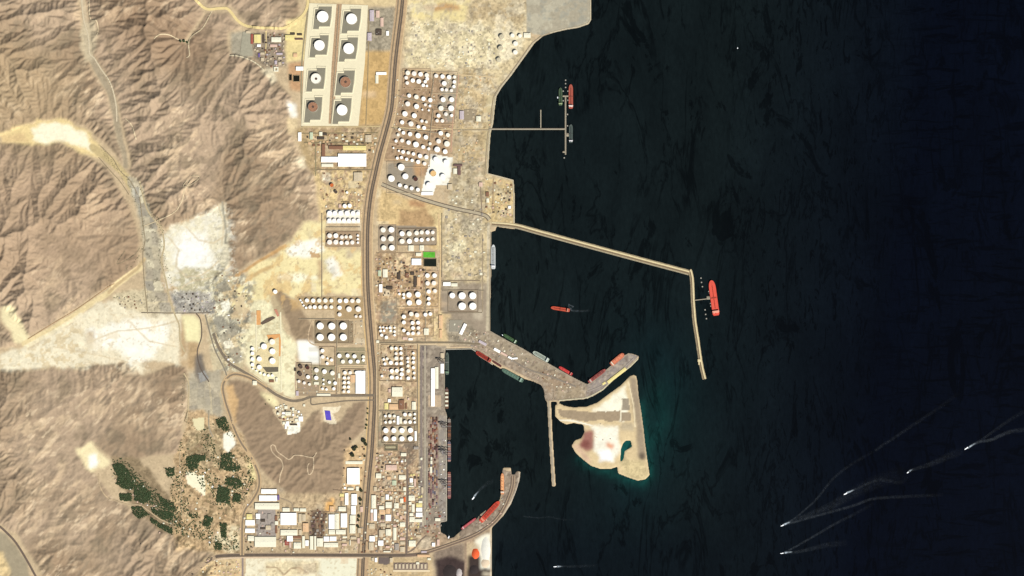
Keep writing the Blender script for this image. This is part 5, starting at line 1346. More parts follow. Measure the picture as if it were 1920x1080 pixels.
# ================================================================ SHIPS
def ship(px, py, ang, L, Wd, hullc, deckc, kind, label, housec=(236,226,214), free=11, group=None):
    """ang: bow direction in degrees counter-clockwise from east; L, Wd in photo pixels"""
    t = empty('ship', W(px, py)+(0,), R(ang))
    l, w = L*S/2, Wd*S/2
    def outline(s, ins=0.0):
        pts = [(-l+ins, -w*.72*s+ins), (-l*.9+ins, -w*s+ins)]
        pts += [(l*.55, -w*s+ins)]
        for u in (.35, .6, .8, .93):
            pts.append((l*(.55+.45*u)-ins*u, -(w*s-ins)*math.sqrt(max(0, 1-u**2.1))))
        pts.append((l-ins, 0))
        return pts + [(x, -y) for x, y in reversed(pts[:-1])]
    hm = mat('hull_%d_%d_%d' % hullc, hullc, .08, .05); dm = mat('deck_%d_%d_%d' % deckc, deckc, .1, .08)
    b = MB(); b.prism(outline(1.0), -3, free, .985); b.build('hull', hm, t)
    MB().prism(outline(1.0, 1.2), free-.5, free+.25).build('deck', dm, t)
    hs = mat('house_%d_%d_%d' % housec, housec, .05, .05, .6)
    if kind != 'barge':
        hl = min(l*.16, 24)
        s = MB().box(-l*.86, -w*.82, free, -l*.86+hl, w*.82, free+9)
        s.box(-l*.86+2, -w*.7, free+9, -l*.86+hl-2, w*.7, free+14).box(-l*.86+hl*.35, -w*.98, free+14, -l*.86+hl-1, w*.98, free+17)
        s.build('superstructure', hs, t)
        MB().box(-l*.86-4, -2.6, free, -l*.86-.5, 2.6, free+19).build('funnel', hm, t)
        MB().cyl(l*.86, 0, .8, free, free+12, 8).build('foremast', hs, t)
    if kind == 'tanker':
        MB().box(-l*.6, -.8, free+.3, l*.8, .8, free+2.2).box(-l*.6, 2.2, free+.3, l*.7, 3.2, free+1.6).box(-l*.6, -3.2, free+.3, l*.7, -2.2, free+1.6).build('deck_pipes', mat('pipe_%d' % deckc[0], tuple(int(v*.8) for v in deckc), .1, .1), t)
        MB().box(-l*.03, -w*.8, free+.3, l*.03, w*.8, free+2.4).build('manifold', mat('manifold_%d' % deckc[0], tuple(int(v*.72) for v in deckc), .1, .1), t)
        for s_ in (-1, 1):
            MB().box(l*.02, s_*w*.25-.7, free, l*.02+1.4, s_*w*.25+.7, free+12).build('crane_post', hs, t)
    if kind in ('bulk', 'cargo'):
        n = max(3, int(L/7))
        hc = mat('hatch_%d_%d_%d' % deckc, tuple(min(255, int(v*(1.12 if kind == 'cargo' else .78))) for v in deckc), .1, .08)
        for i in range(n):
            a = -l*.58+i*(l*1.38/n)
            MB().box(a+1, -w*.62, free+.2, a+l*1.38/n-3.5, w*.62, free+2.6).build('hatch_cover', hc, t)
        for i in range(1, n, 2):
            a = -l*.58+i*(l*1.38/n)
            MB().box(a-2.2, -1.4, free, a+.2, 1.4, free+15).build('deck_crane', hs, t)
    OCC.append((px-L/2, py-L/2, px+L/2, py+L/2)) if False else None
    return tag(t, label, 'ship', group)
ship(1338.2,558.5,98,67,13,(200,60,46),(240,96,76),'tanker','big bright red tanker at the jetty outside the breakwater',(255,176,150),14)
ship(1050.5,579.3,171,36,6.6,(170,60,40),(206,88,62),'tanker','small red-orange tanker under way alone in the harbour',(226,150,124))
ship(1070.3,181,90,46,8.2,(150,62,48),(184,94,76),'tanker','dull red tanker on the east side of the T-shaped jetty',(250,226,214))
ship(1051,181.2,90,34,7,(62,78,58),(78,98,72),'tanker','dark green tanker on the west side of the T-shaped jetty',(168,186,140))
ship(1070.4,250.5,90,35,7.2,(72,82,78),(84,96,90),'tanker','dark grey tanker at the south-east berth of the T-shaped jetty',(244,240,240))
ship(925,481.5,90,46,8,(190,196,196),(222,226,222),'bulk','pale grey ship moored alone along the harbour wall',(250,250,250))
ship(956,634.5,149,30,6.5,(34,58,32),(64,92,58),'cargo','dark green ship on the north side of the central pier root',(220,236,210))
ship(1014,668,150,34,8,(150,170,158),(196,206,188),'bulk','pale green-white ship on the north side of the central pier',(232,240,230))
ship(1060.5,695,150,29,5.6,(176,40,40),(206,70,66),'cargo','thin red ship on the north side of the central pier near the corner',(220,140,130))
ship(1119.5,704.5,37,40,6.6,(132,44,44),(176,92,84),'bulk','dark red ship on the inner side of the bent pier arm',(214,190,176))
ship(1157.5,673.5,40,32,9,(176,60,48),(214,128,96),'cargo','wide orange-red ship at the outer end of the bent pier arm',(246,224,196))
ship(906.5,668.5,148,33,7.6,(150,46,32),(184,68,52),'bulk','brick red ship on the south side of the central pier root',(190,90,70))
ship(931.5,682,148,20,3.6,(70,26,26),(108,58,54),'barge','thin dark red barge between the brick red and the green ships')
ship(961,703.5,151,46,8,(58,84,72),(92,118,102),'cargo','grey-green ship on the south side of the central pier',(160,186,168))
ship(838.5,681.5,90,42,6.6,(72,86,78),(104,116,104),'bulk','green-grey ship at the northern end of the western quay',(130,158,130))
ship(837.7,746.5,90,40,7,(96,72,56),(120,92,72),'barge','brown barge with pale stripes at the western quay',free=7)
for i, y in enumerate((729,735.5,743,750.5,758.5)):
    o = building(834.8, y, 840.4, y+3.4, 'c' if i else 'm', '%s deckhouse lying across the striped brown barge, %s from the north' % ('pale' if i else 'dark', ORD[i]), 'pale boxes across the brown barge', 'deck_box', 'deck box', simple=True, hgt=14)
    o.location.z = 0
ship(842.3,804,90,42,6.6,(74,60,50),(104,84,66),'barge','long brown container ship, northern of three at the container quay',free=10)
ship(842.3,846,90,40,6.6,(84,66,70),(120,98,104),'barge','plum-coloured container ship, middle of three at the container quay',free=10)
ship(842.3,909,90,52,6.6,(110,50,46),(150,96,92),'barge','pinkish red container ship, southern of three at the container quay',free=10)
k_ = 0
for (y0, y1, cs, nm) in ((786,822,[7,2,7,6,2,4],'northern'),(829,865,[3,1,5,4,1,3],'middle'),(885,933,[0,3,1,3,5,1],'southern')):
    y = y0
    while y < y1-2:
        c = random.choice(cs)
        o = cstack(842.3, y+1.4, 5.4, 2.7, c, random.choice([7.8, 10.4, 13.0])); o.location.z = 9.5
        tag(o, '%s row of containers on deck of the %s container ship' % (CN[c], nm), 'container stack', '%s containers aboard the %s container ship' % (CN[c], nm))
        y += 3.3
ship(918.7,959,47,52,9.4,(178,50,38),(224,84,62),'bulk','large red ship along the curved southern mole',(246,150,120))
ship(879,981.5,37,34,4.6,(150,40,48),(190,92,96),'cargo','thin red ship with pale hatches at the south-west of the curved mole',(240,190,190))
ship(942,907,90,40,6.6,(128,88,66),(246,168,116),'cargo','orange and cream ship at the tip of the curved southern mole',(255,232,206))
# small boats, with their foam
FOAM = mat('foam', None, .1, .06, .7, raw=(.55,.6,.6))
def boat(px, py, ang, label, L=7.0, Wd=2.0):
    t = empty('motor_boat', W(px, py)+(0,), R(ang))
    l, w = L*S/2, Wd*S/2
    MB().prism([(-l,-w),(l*.3,-w),(l*.75,-w*.6),(l,0),(l*.75,w*.6),(l*.3,w),(-l,w)], -1, 2.5, .9).build('hull', mat('boat_white', None, .03, .05, .5, raw=(.8,.82,.82)), t)
    MB().box(-l*.45,-w*.6,2.5,l*.2,w*.6,5).build('cabin', mat('boat_cabin', None, .03, .05, .5, raw=(.7,.74,.76)), t)
    return tag(t, label, 'boat', 'motor boats on the sea')
boat(1466.5,985.5,205,'white motor boat at the head of the long double wake, westernmost in open sea',6,1.8); boat(1585,926,207,'white motor boat second from the west in the open sea group',7,2); boat(1702,886,215,'white motor boat third from the west in the open sea group',4,1.8); boat(1811.5,841,214,'white motor boat nearest the right edge of the picture',8,1.8); boat(1466,1037.5,188,'white motor boat south of the westernmost one, close to the lower edge',6,1.6)
boat(1040.5,1062.5,184,'white motor boat at the bottom edge near the southern quay',6,1.6); boat(887,934.5,232,'white motor boat speeding inside the southern basin',6,2.2); boat(1045.8,182.8,90,'tiny white boat touching the dark green tanker',3,2); boat(942.5,628,149,'tiny white boat at the stern of the dark green ship',3,2.4); boat(1383,90,90,'tiny white boat alone in the northern sea',2.2,1.6)
boat(841.5,1007,70,'small grey boat in the narrow basin beside the mole',5,2)
def foam(name, pts, w0, w1, dens, label):
    P = smooth_pts(pts, 5)
    m = bpy.data.materials.get('foam_%d' % int(dens*1000))
    if not m:
        m = bpy.data.materials.new('foam_%d' % int(dens*1000)); m.use_nodes = True
        nt = m.node_tree; b = nt.nodes['Principled BSDF']; b.inputs['Base Color'].default_value = (.34, .4, .44, 1); b.inputs['Roughness'].default_value = .8
        tr = nt.nodes.new('ShaderNodeBsdfTransparent'); mx = nt.nodes.new('ShaderNodeMixShader'); geo_ = nt.nodes.new('ShaderNodeNewGeometry')
        no = nt.nodes.new('ShaderNodeTexNoise'); no.inputs['Scale'].default_value = 1/28.0; no.inputs['Detail'].default_value = 5
        nt.links.new(geo_.outputs['Position'], no.inputs['Vector'])
        mr = nt.nodes.new('ShaderNodeMapRange'); mr.inputs['From Min'].default_value = .25; mr.inputs['From Max'].default_value = .85; mr.inputs['To Min'].default_value = 0; mr.inputs['To Max'].default_value = dens
        nt.links.new(no.outputs['Fac'], mr.inputs['Value'])
        fa_ = nt.nodes.new('ShaderNodeAttribute'); fa_.attribute_name = 'froth'; mm = nt.nodes.new('ShaderNodeMath'); mm.operation = 'MULTIPLY'; mm.use_clamp = True
        nt.links.new(mr.outputs[0], mm.inputs[0]); nt.links.new(fa_.outputs['Fac'], mm.inputs[1]); nt.links.new(mm.outputs[0], mx.inputs[0]); nt.links.new(tr.outputs[0], mx.inputs[1]); nt.links.new(b.outputs[0], mx.inputs[2])
        nt.links.new(mx.outputs[0], nt.nodes['Material Output'].inputs['Surface'])
    V = []; F = []; FD = []
    for i, (x, y) in enumerate(P):
        a = P[max(i-1, 0)]; c = P[min(i+1, len(P)-1)]
        dx, dy = c[0]-a[0], c[1]-a[1]; L = math.hypot(dx, dy) or 1
        u = i/(len(P)-1); w = w0+(w1-w0)*u; jx = random.uniform(-.3, .3)
        for s in (-1, -.35, .35, 1):
            X, Y = W(x-dy/L*(s*w*.85+jx), y+dx/L*(s*w*.85+jx)); V.append((X, Y, .25+.02*len(WK)))
            FD.append((0 if abs(s) == 1 else 1)*(1-u)**.8*(1.15 if i else .6))
    for i in range(len(P)-1):
        for k in range(3): F.append((4*i+k, 4*i+4+k, 4*i+5+k, 4*i+1+k))
    o = mesh_obj(name, V, F, m); WK.append(o)
    at_ = o.data.attributes.new('froth', 'FLOAT', 'POINT'); at_.data.foreach_set('value', FD)
    return stuff(o, label, 'wake')
WK = []
foam('wake', [(1469,984),(1484,976),(1502,962),(1530,937),(1560,900),(1590,875),(1640,845)], 2.2, 4.5, .045, 'faint northern arm of the wake behind the westernmost boat')
foam('wake', [(1640,845),(1700,805),(1760,765),(1800,735)], 4, 5, .022, 'fading northern arm of the wake far behind the westernmost boat')
foam('wake', [(1470,984),(1500,976),(1550,962),(1600,948),(1640,935),(1700,931),(1770,928)], 3, 5, .06, 'southern arm of the wake behind the westernmost boat')
foam('wake', [(1472,982),(1510,968),(1560,948),(1590,930),(1640,905),(1700,885)], 4, 22, .028, 'broad faint trail between two boats')
foam('wake', [(1592,923),(1620,910),(1650,900),(1690,905),(1702,890)], 2, 6, .035, 'thin trail behind the second boat')
foam('wake', [(1706,882),(1740,872),(1780,855),(1808,843)], 3, 12, .035, 'trail between the third and fourth boat')
foam('wake', [(1818,837),(1835,829),(1860,824),(1890,811),(1935,803)], 3, 7, .08, 'trail behind the boat nearest the right edge')
foam('wake', [(1820,836),(1850,818),(1885,793),(1930,765)], 2.5, 6, .035, 'faint upper trail behind the boat nearest the right edge')
foam('wake', [(1470,1036),(1490,1026),(1530,1003),(1570,980),(1610,960),(1640,942)], 2.2, 5, .055, 'northern arm of the wake behind the southern boat')
foam('wake', [(1470,1037),(1500,1034),(1550,1022),(1590,1017)], 3, 9, .04, 'southern arm of the wake behind the southern boat')
foam('wake', [(1046,1062),(1080,1062),(1120,1060)], 2, 5, .035, 'thin wake behind the boat at the bottom edge')
foam('wake', [(980,968),(1010,971),(1030,969),(1055,974),(1080,974)], 1.6, 2.5, .035, 'faint foam line off the curved southern mole')
foam('wake', [(1069,580),(1075,575),(1066,571),(1072,582),(1095,583)], 2, 4, .07, 'curling foam behind the small red-orange tanker')
foam('wake', [(890,930),(900,918),(912,908),(926,900)], 2, 7, .06, 'wake behind the boat in the southern basin')
foam('wake', [(1069,580),(1075,575),(1066,571),(1072,582),(1095,583),(1110,582)], 2, 3, .09, 'curling foam behind the small red-orange tanker')
for (x, y, a, L_, lab) in ((1476,981,205,16,'white'),(1595,921,205,15,''),(1709,881,214,10,''),(1822,835,214,18,''),(1479,1035.5,188,16,''),(1050,1061.8,184,10,''),(893,926,232,15,'')):
    P = [(x-L_/2*math.cos(R(a+180)), y+L_/2*math.sin(R(a+180))), (x+L_/2*math.cos(R(a+180)), y-L_/2*math.sin(R(a+180)))]
    foam('wake', P, 2.6, 1.4, 1.6 if L_ > 11 else 1.2, 'bright foam close behind a motor boat')

# ================================================================ JETTIES
JM = mat('jetty_deck', (186,176,152), .14, .08); JP = mat('jetty_pile', (96,90,80), .1, .1); PIPE = mat('jetty_pipe', (146,134,116), .1, .1)
def jetty(name, pts, w, label, pipe=True, z=7.0, cat='jetty'):
    X0, Y0 = W(*pts[0])
    t = empty(name, (X0, Y0, 0))
    d = MB(); p = MB(); q = MB()
    for (a, b_) in zip(pts[:-1], pts[1:]):
        ax, ay = W(*a); bx, by = W(*b_)
        L = math.hypot(bx-ax, by-ay); an = math.atan2(by-ay, bx-ax)
        d.rbox((ax+bx)/2-X0, (ay+by)/2-Y0, an, L, w*S, z-1, z)
        if pipe: q.rbox((ax+bx)/2-X0-math.sin(an)*w*S*.24, (ay+by)/2-Y0+math.cos(an)*w*S*.24, an, L*.99, w*S*.3, z, z+1.3)
        n = int(L/28)
        for i in range(n+1):
            u = i/max(1, n)
            for s in (-1, 1):
                p.cyl(ax+(bx-ax)*u-X0-math.sin(an)*s*w*S*.42, ay+(by-ay)*u-Y0+math.cos(an)*s*w*S*.42, .9, -6, z-1, 6, False)
    d.build('deck', JM, t); o = p.build('piles', JP, t); o['kind'] = 'stuff'
    if pipe: q.build('pipe_rack', PIPE, t)
    return tag(t, label, cat)
jetty('jetty', [(916,242),(1059,242)], 3.0, 'long straight trestle from the shore to the T-shaped jetty')
jetty('jetty', [(1060.5,180),(1060.5,290)], 2.6, 'north to south arm of the T-shaped jetty', z=7.3)
jetty('jetty', [(1014,206),(1014,240)], 1.7, 'short thin spur north of the long trestle', False)
jetty('jetty', [(1055,180.3),(1066,180.3)], 3, 'cross platform between the red and the green tanker', z=7.6)
jetty('jetty', [(1062,253),(1066.4,253)], 6, 'small loading platform beside the dark grey tanker', z=7.6)
jetty('jetty', [(1055,285),(1060,285)], 3, 'small side platform near the south end of the T-shaped jetty', z=7.6)
jetty('jetty', [(1303,562.8),(1329,559.8)], 1.8, 'narrow trestle from the breakwater to the red tanker')
jetty('jetty', [(1325,558.5),(1331.5,558.5)], 6, 'loading platform beside the red tanker', z=7.6)
DOL = [(1060.5,150.5),(1060.5,157),(1060.5,164),(1056,171),(1065,171),(1065,188),(1056,189),(1064,236),(1064,214.5),(1061,218.5),(1314.3,521.5),(1315.3,529.5),(1317,537.5),(1329,546.5),(1330.5,550),(1332.3,569),(1333,574),(1322,581),(1323,589.5),(1324.5,597.5),(1058,296)]
def seat_of(k, x, y):
    if x > 1200: return 'beside the red tanker berth, %s from the north' % ORD[k-10 if k-10 < 10 else 9]
    if y < 200: return 'at the north end of the T-shaped jetty, %s from the north' % ORD[min(k, 7)]
    return 'along the southern half of the T-shaped jetty near y-branch %s' % ORD[0]
for k, (x, y) in enumerate(DOL):
    t = empty('mooring_dolphin', W(x, y)+(0,))
    MB().box(-5.5, -5.5, 4.5, 5.5, 5.5, 7).build('cap', mat('dolphin_cap', (184,180,166), .1, .1), t)
    b = MB()
    for sx in (-4, 4):
        for sy in (-4, 4): b.cyl(sx, sy, .9, -6, 4.5, 6, False)
    o = b.build('piles', JP, t); o['kind'] = 'stuff'
    if x > 1200: lab = 'grey mooring dolphin by the big red tanker, %s from the north' % ORD[k-10]
    elif y < 200: lab = 'grey mooring dolphin at the jetty’s north end, %s from the north' % ORD[k]
    else: lab = {236: 'grey mooring dolphin at the bow of the dark grey tanker', 214.5: 'grey mooring dolphin just above the mid-jetty one', 218.5: 'grey mooring dolphin half-way down the jetty arm', 296: 'grey mooring dolphin off the jetty’s south tip'}[y]
    tag(t, lab, 'mooring dolphin', 'mooring dolphins of the tanker berths')

# ================================================================ SMALL STRUCTURES, scattered by district
SMESH = {}
def small(name, cat, poly, n, cols, lab, grp, smin, smax, hmin=3.5, hmax=7, align=0.0):
    xs = [p[0] for p in poly]; ys = [p[1] for p in poly]
    made = 0; tries = 0
    while made < n and tries < n*60:
        tries += 1
        x = random.uniform(min(xs), max(xs)); y = random.uniform(min(ys), max(ys))
        if not inpoly(np.array([x]), np.array([y]), poly)[0]: continue
        w_ = random.uniform(smin, smax); l_ = random.uniform(smin, smax)
        bx = (x-w_/2-.4, y-l_/2-.4, x+w_/2+.4, y+l_/2+.4)
        if any(bx[0] < o[2] and bx[2] > o[0] and bx[1] < o[3] and bx[3] > o[1] for o in OCC): continue
        OCC.append(bx)
        c = random.choice(cols); hg = random.uniform(hmin, hmax)
        k = (name, c, round(w_*2), round(l_*2), round(hg))
        if k not in SMESH:
            lx, ly = round(w_*2)*S/4, round(l_*2)*S/4
            b = MB().box(-lx, -ly, -4, lx, ly, round(hg))
            b.box(-lx*.4, -ly*.4, round(hg), lx*.1, ly*.2, round(hg)+1.5)
            me = bpy.data.meshes.new(name); me.from_pydata(b.v, [], b.f); me.update(); me.materials.append(BM[c]); SMESH[k] = me
        o = bpy.data.objects.new(name, SMESH[k]); o.location = W(x, y)+(max(LAND_Z, height(x, y)),); o.rotation_euler.z = align+random.uniform(-.05, .05); link(o)
        u = (x-min(xs))/(max(xs)-min(xs)); v = (y-min(ys))/(max(ys)-min(ys))
        sec = (('north' if v < .33 else 'south' if v > .67 else '')+('-' if not .33 <= v <= .67 and not .33 <= u <= .67 else '')+('west' if u < .33 else 'east' if u > .67 else '')) or 'central'
        sz = 'wide' if w_ > 1.5*l_ else 'upright' if l_ > 1.5*w_ else 'square'
        tag(o, '%s %s %s, %s part' % (CW[c], sz, lab, sec), cat, '%s, %s %s, %s part' % (grp, CW[c], sz, sec)); made += 1
small('town_building', 'building', [(706,850),(760,850),(762,1034),(704,1034)], 125, 'cppkgtbpdc', 'small building in the crowded town by the highway', 'small buildings of the crowded town', 2.0, 4.6)
small('town_building', 'building', [(768,890),(790,890),(792,990),(768,1030)], 36, 'cpggyd', 'small building of the town strip by the port', 'small buildings of the town strip', 2.0, 4.2)
small('cabin', 'cabin', [(772,38),(930,60),(955,80),(925,128),(770,122)], 85, 'cppgcp', 'small cabin on the pale northern construction ground', 'cabins on the northern construction ground', 1.6, 4.2, 2.5, 5)
small('work_shed', 'shed', [(834,350),(895,345),(905,400),(915,520),(832,522),(830,400)], 60, 'cppgc', 'small shed in the pale yard west of the harbour', 'small sheds of the pale harbour yard', 2.0, 5, 2.5, 6)
small('plant_unit', 'plant unit', [(706,476),(795,502),(795,545),(706,556)], 70, 'cpbdtkg', 'small plant unit in the southern terminal yard', 'small units of the southern yard', 1.8, 4.2)
small('store_hut', 'hut', [(862,145),(925,145),(912,320),(858,300)], 55, 'cppgt', 'small hut on the shore strip by the long trestle', 'small huts of the shore strip', 1.6, 4, 2.5, 5)
small('cargo_stack', 'cargo stack', [(850,606),(915,625),(1060,702),(1085,722),(1060,735),(1000,708),(890,650),(845,640)], 70, 'cpgbkgp', 'stack of cargo lying on the central pier', 'cargo stacks on the central pier', 1.4, 3.4, 2, 5, -.5)
small('cargo_stack', 'cargo stack', [(885,990),(945,930),(950,935),(938,965),(900,1005)], 16, 'cpgbk', 'stack of cargo lying on the curved mole', 'cargo stacks on the curved mole', 1.4, 3, 2, 5, .6)
small('village_house', 'house', [(512,768),(530,757),(562,772),(568,782),(560,795),(535,796),(525,785)], 16, 'wccpd', 'small house in the hill village', 'small houses of the hill village', 2, 3.6)
small('farm_house', 'house', [(330,860),(470,850),(465,950),(440,1030),(390,1020),(330,1000),(325,900)], 60, 'wccpkt', 'small house among the farms', 'small houses among the farms', 1.8, 3.6, 3, 5)
small('farm_house', 'house', [(200,885),(225,870),(300,940),(330,985),(300,1000),(240,930)], 26, 'wccpk', 'small house along the palm grove', 'small houses along the palm grove', 1.6, 3, 3, 5)
small('works_hut', 'hut', [(476,62),(534,62),(535,124),(505,126),(478,105)], 44, 'pgblkd', 'small hut in the north-west works', 'small huts of the north-west works', 1.8, 4)
small('yard_hut', 'hut', [(596,322),(685,322),(680,392),(604,392)], 22, 'cpbt', 'small hut in the yard north of the white pad', 'small huts north of the white pad', 1.6, 3.6)
small('yard_shed', 'shed', [(572,252),(706,250),(702,285),(592,285),(575,262)], 40, 'pcbdt', 'small shed in the strip south of the walled basins', 'small sheds south of the walled basins', 2, 5)
small('south_house', 'house', [(388,1050),(450,1050),(450,1078),(370,1078)], 34, 'cpktb', 'small house on the south-west road corner', 'small houses of the road corner', 1.8, 3.4, 3, 5)
small('south_hut', 'hut', [(690,1060),(735,1072),(735,1079),(690,1079)], 12, 'cpbd', 'small hut at the bottom edge near the crossroads', 'small huts at the bottom edge', 1.8, 3.6)
small('peninsula_hut', 'hut', [(912,335),(960,342),(962,410),(912,400)], 40, 'cpkbtd', 'small hut on the northern peninsula', 'small huts of the northern peninsula', 1.8, 4)
small('depot_unit', 'depot unit', [(583,958),(612,958),(610,1006),(582,1008)], 24, 'dmgbpd', 'dark scrap heap or unit in the dark depot', 'units in the dark depot', 2, 4.5)
small('quay_unit', 'quay unit', [(826,782),(836,782),(836,974),(826,974)], 22, 'wclgd', 'small machine or cabin on the container quay apron', 'units on the quay apron', 1.2, 2.4, 2.5, 6)
small('port_shed', 'shed', [(800,950),(832,950),(822,1024),(795,1010)], 24, 'pgbkr', 'small shed in the southern corner of the port', 'small sheds of the southern port corner', 1.8, 4)
small('pump_unit', 'pump unit', [(546,690),(628,690),(628,738),(560,738)], 22, 'pcgk', 'small pump unit among the south-west tanks', 'pump units among the south-west tanks', 1.4, 3, 2.5, 4)
small('pump_unit', 'pump unit', [(664,602),(680,602),(682,648),(664,648)], 9, 'pcgd', 'small pump unit beside the six big tanks', 'pump units beside the six big tanks', 1.4, 3, 2.5, 4)
small('pump_unit', 'pump unit', [(658,604),(662,604),(662,642),(658,642)], 8, 'dbp', 'small valve box at the end of the brown pad', 'valve boxes of the brown pad', 1.2, 2, 2.5, 4)
small('pump_unit', 'pump unit', [(742,150),(850,150),(846,285),(735,285)], 80, 'pcktbd', 'small pump unit between the tanks of the dense farm', 'pump units of the dense farm', 1.2, 2.6, 2.5, 4.5)
small('pump_unit', 'pump unit', [(708,650),(780,650),(780,716),(708,716)], 40, 'pcktb', 'small pump unit in yard west of port warehouse', 'pump units west of port warehouse', 1.2, 2.8, 2.5, 4.5)
small('island_heap', 'heap', [(1110,795),(1160,790),(1158,835),(1112,850)], 5, 'pb', 'small heap on the pale island', 'small heaps on the island', 1.2, 2.4, 1.5, 3)

small('roadside_unit', 'yard unit', [(400,520),(445,510),(468,540),(462,660),(430,690),(400,640)], 40, 'wcpgbd', 'small shed in the mixed quarry works', 'small sheds of the quarry works', 1.6, 4, 2.5, 6)
small('camp_hut', 'hut', [(222,556),(268,554),(268,586),(222,586)], 16, 'bdgp', 'small hut in the camp by the dry river', 'huts of the camp by the dry river', 1.6, 3.4, 2.5, 4.5)
small('scrap_stack', 'stack', [(334,550),(394,550),(396,584),(336,584)], 34, 'gdlpd', 'small stack in the grey scrap yard', 'stacks of the grey scrap yard', 1.4, 3.4, 2.5, 5)
small('yard_unit', 'yard unit', [(458,960),(690,950),(690,1036),(458,1036)], 60, 'pcbdgk', 'small unit squeezed between the big warehouses', 'small units between the warehouses', 1.6, 3.6)
small('yard_unit', 'yard unit', [(640,845),(690,835),(690,925),(642,925)], 16, 'pcbd', 'small unit beside the biggest white warehouse', 'small units beside the biggest white warehouse', 1.6, 3.6)
# pipe racks: long low bundles of pipe between the tank groups
PRM = mat('pipe_rack', (196,180,150), .2, .15); PRS = mat('rack_post', (120,108,90), .1, .1)
for (x0, y0, x1, y1, lab) in [(636,10,621,232,'long pipe rack down the middle of the big walled compound'),(815,138,806,200,'pipe rack between the two northern tank blocks of the dense farm'),(812,205,803,285,'pipe rack down the middle of the dense farm'),(745,180,850,206,'pipe rack slanting across the upper dense farm'),(735,240,846,252,'pipe rack crossing the dense farm level with the long trestle'),(850,244,918,244,'pipe rack leading to the root of the long trestle'),(743,426,743,470,'pipe rack beside the square yard of six tanks'),(745,444,818,444,'pipe rack between the double row above the green pond'),(829,400,829,520,'pipe rack along the pale harbour yard'),(830,545,908,545,'pipe rack north of the quayside gravel yard'),(798,505,798,640,'pipe rack down the southern terminal yards'),(762,650,762,715,'pipe rack through the yard west of the port warehouse'),(560,598,628,598,'pipe rack south of the long western double row'),(632,600,632,740,'pipe rack running south through the western yards'),(612,426,676,426,'pipe rack between the white pad and the brown pad'),(711,770,784,770,'pipe rack north of the small tanks by the highway'),(604,400,604,560,'pipe rack along the edge of the pale quarry ground')]:
    a, c = W(x0, y0), W(x1, y1); L = math.hypot(c[0]-a[0], c[1]-a[1]); an = math.atan2(c[1]-a[1], c[0]-a[0])
    t = empty('pipe_rack', ((a[0]+c[0])/2, (a[1]+c[1])/2, LAND_Z), an)
    for k_ in (-2.4, 0, 2.4): MB().box(-L/2, k_-.9, 4.5, L/2, k_+.9, 6.2).build('pipe', PRM, t)
    b = MB()
    for k_ in range(int(L/30)+1): b.box(-L/2+k_*30-.5, -3.4, -1, -L/2+k_*30+.5, 3.4, 4.49)
    o = b.build('posts', PRS, t); o['kind'] = 'stuff'
    tag(t, lab, 'pipe rack', 'pipe racks of the terminals')

# ================================================================ TREES AND GROVES
LEAF = [mat('palm_leaf', None, .35, .15, .7, raw=(.035,.055,.022)), mat('acacia_leaf', None, .3, .15, .7, raw=(.06,.068,.03)), mat('dark_leaf', None, .3, .15, .7, raw=(.028,.032,.014))]
TRUNK = mat('trunk', None, .2, .5, .9, raw=(.12,.08,.05))
T0 = (0, 810, 4)
GROVES = [[(840,245),(915,235),(965,300),(1005,375),(995,430),(930,425),(870,385),(885,330)],[(895,460),(985,460),(985,515),(905,515)],[(1005,400),(1060,400),(1130,450),(1140,500),(1080,540),(1010,510)],[(1130,560),(1180,590),(1290,600),(1300,650),(1230,660),(1140,600)],[(985,560),(1060,560),(1120,620),(1040,650),(1000,610)],[(1130,640),(1210,690),(1300,720),(1290,770),(1200,720),(1130,670)],[(1230,270),(1310,270),(1310,320),(1260,340)],[(1400,200),(1460,165),(1540,180),(1540,215),(1500,215),(1480,270),(1430,290),(1395,250)],[(1660,170),(1740,150),(1740,220),(1800,260),(1790,300),(1700,290),(1655,270)],[(1640,400),(1720,430),(1720,540),(1620,520)],[(1750,460),(1810,470),(1800,520),(1750,520)],[(1690,330),(1800,350),(1830,400),(1770,430),(1690,390)],[(1540,620),(1600,650),(1570,710),(1520,700)],[(1650,680),(1700,680),(1700,790),(1660,790)],[(1610,820),(1665,840),(1660,885),(1620,880)],[(1180,460),(1230,500),(1300,530),(1320,590),(1260,590),(1200,530)],[(1400,600),(1480,620),(1500,650),(1420,640)]]
GROVES = [[(x/4, 810+y/4) for x, y in g] for g in GROVES] + [[(405,787),(422,780),(430,800),(425,810),(410,802)]]
GN = ['dark palm grove at the north-west end of the long palm strip','dark square palm grove beside the curving farm track','dark palm grove in the middle of the long palm strip','green palms near the south end of the palm strip','palm grove south of the curving farm track','narrow palm grove at the south end of the long strip','small round grove alone north of the farms','palm grove at the north of the farms','palm grove at the north-east of the farms','dark solid palm grove in the east of the farms','small dark palm grove right beside the dark solid grove','ragged palm grove in the middle of the eastern farms','small palm grove south of the pale field','narrow upright palm grove near the loop road','small palm grove close to the southern road','loose palms beside the long palm strip','low thin grove west of the small southern palm grove','ragged grove below the village road at the north of the farms']
dens = [.8,.9,.75,.65,.6,.7,.6,.65,.6,1.0,1.0,.5,.85,.7,.6,.5,.35,.5]
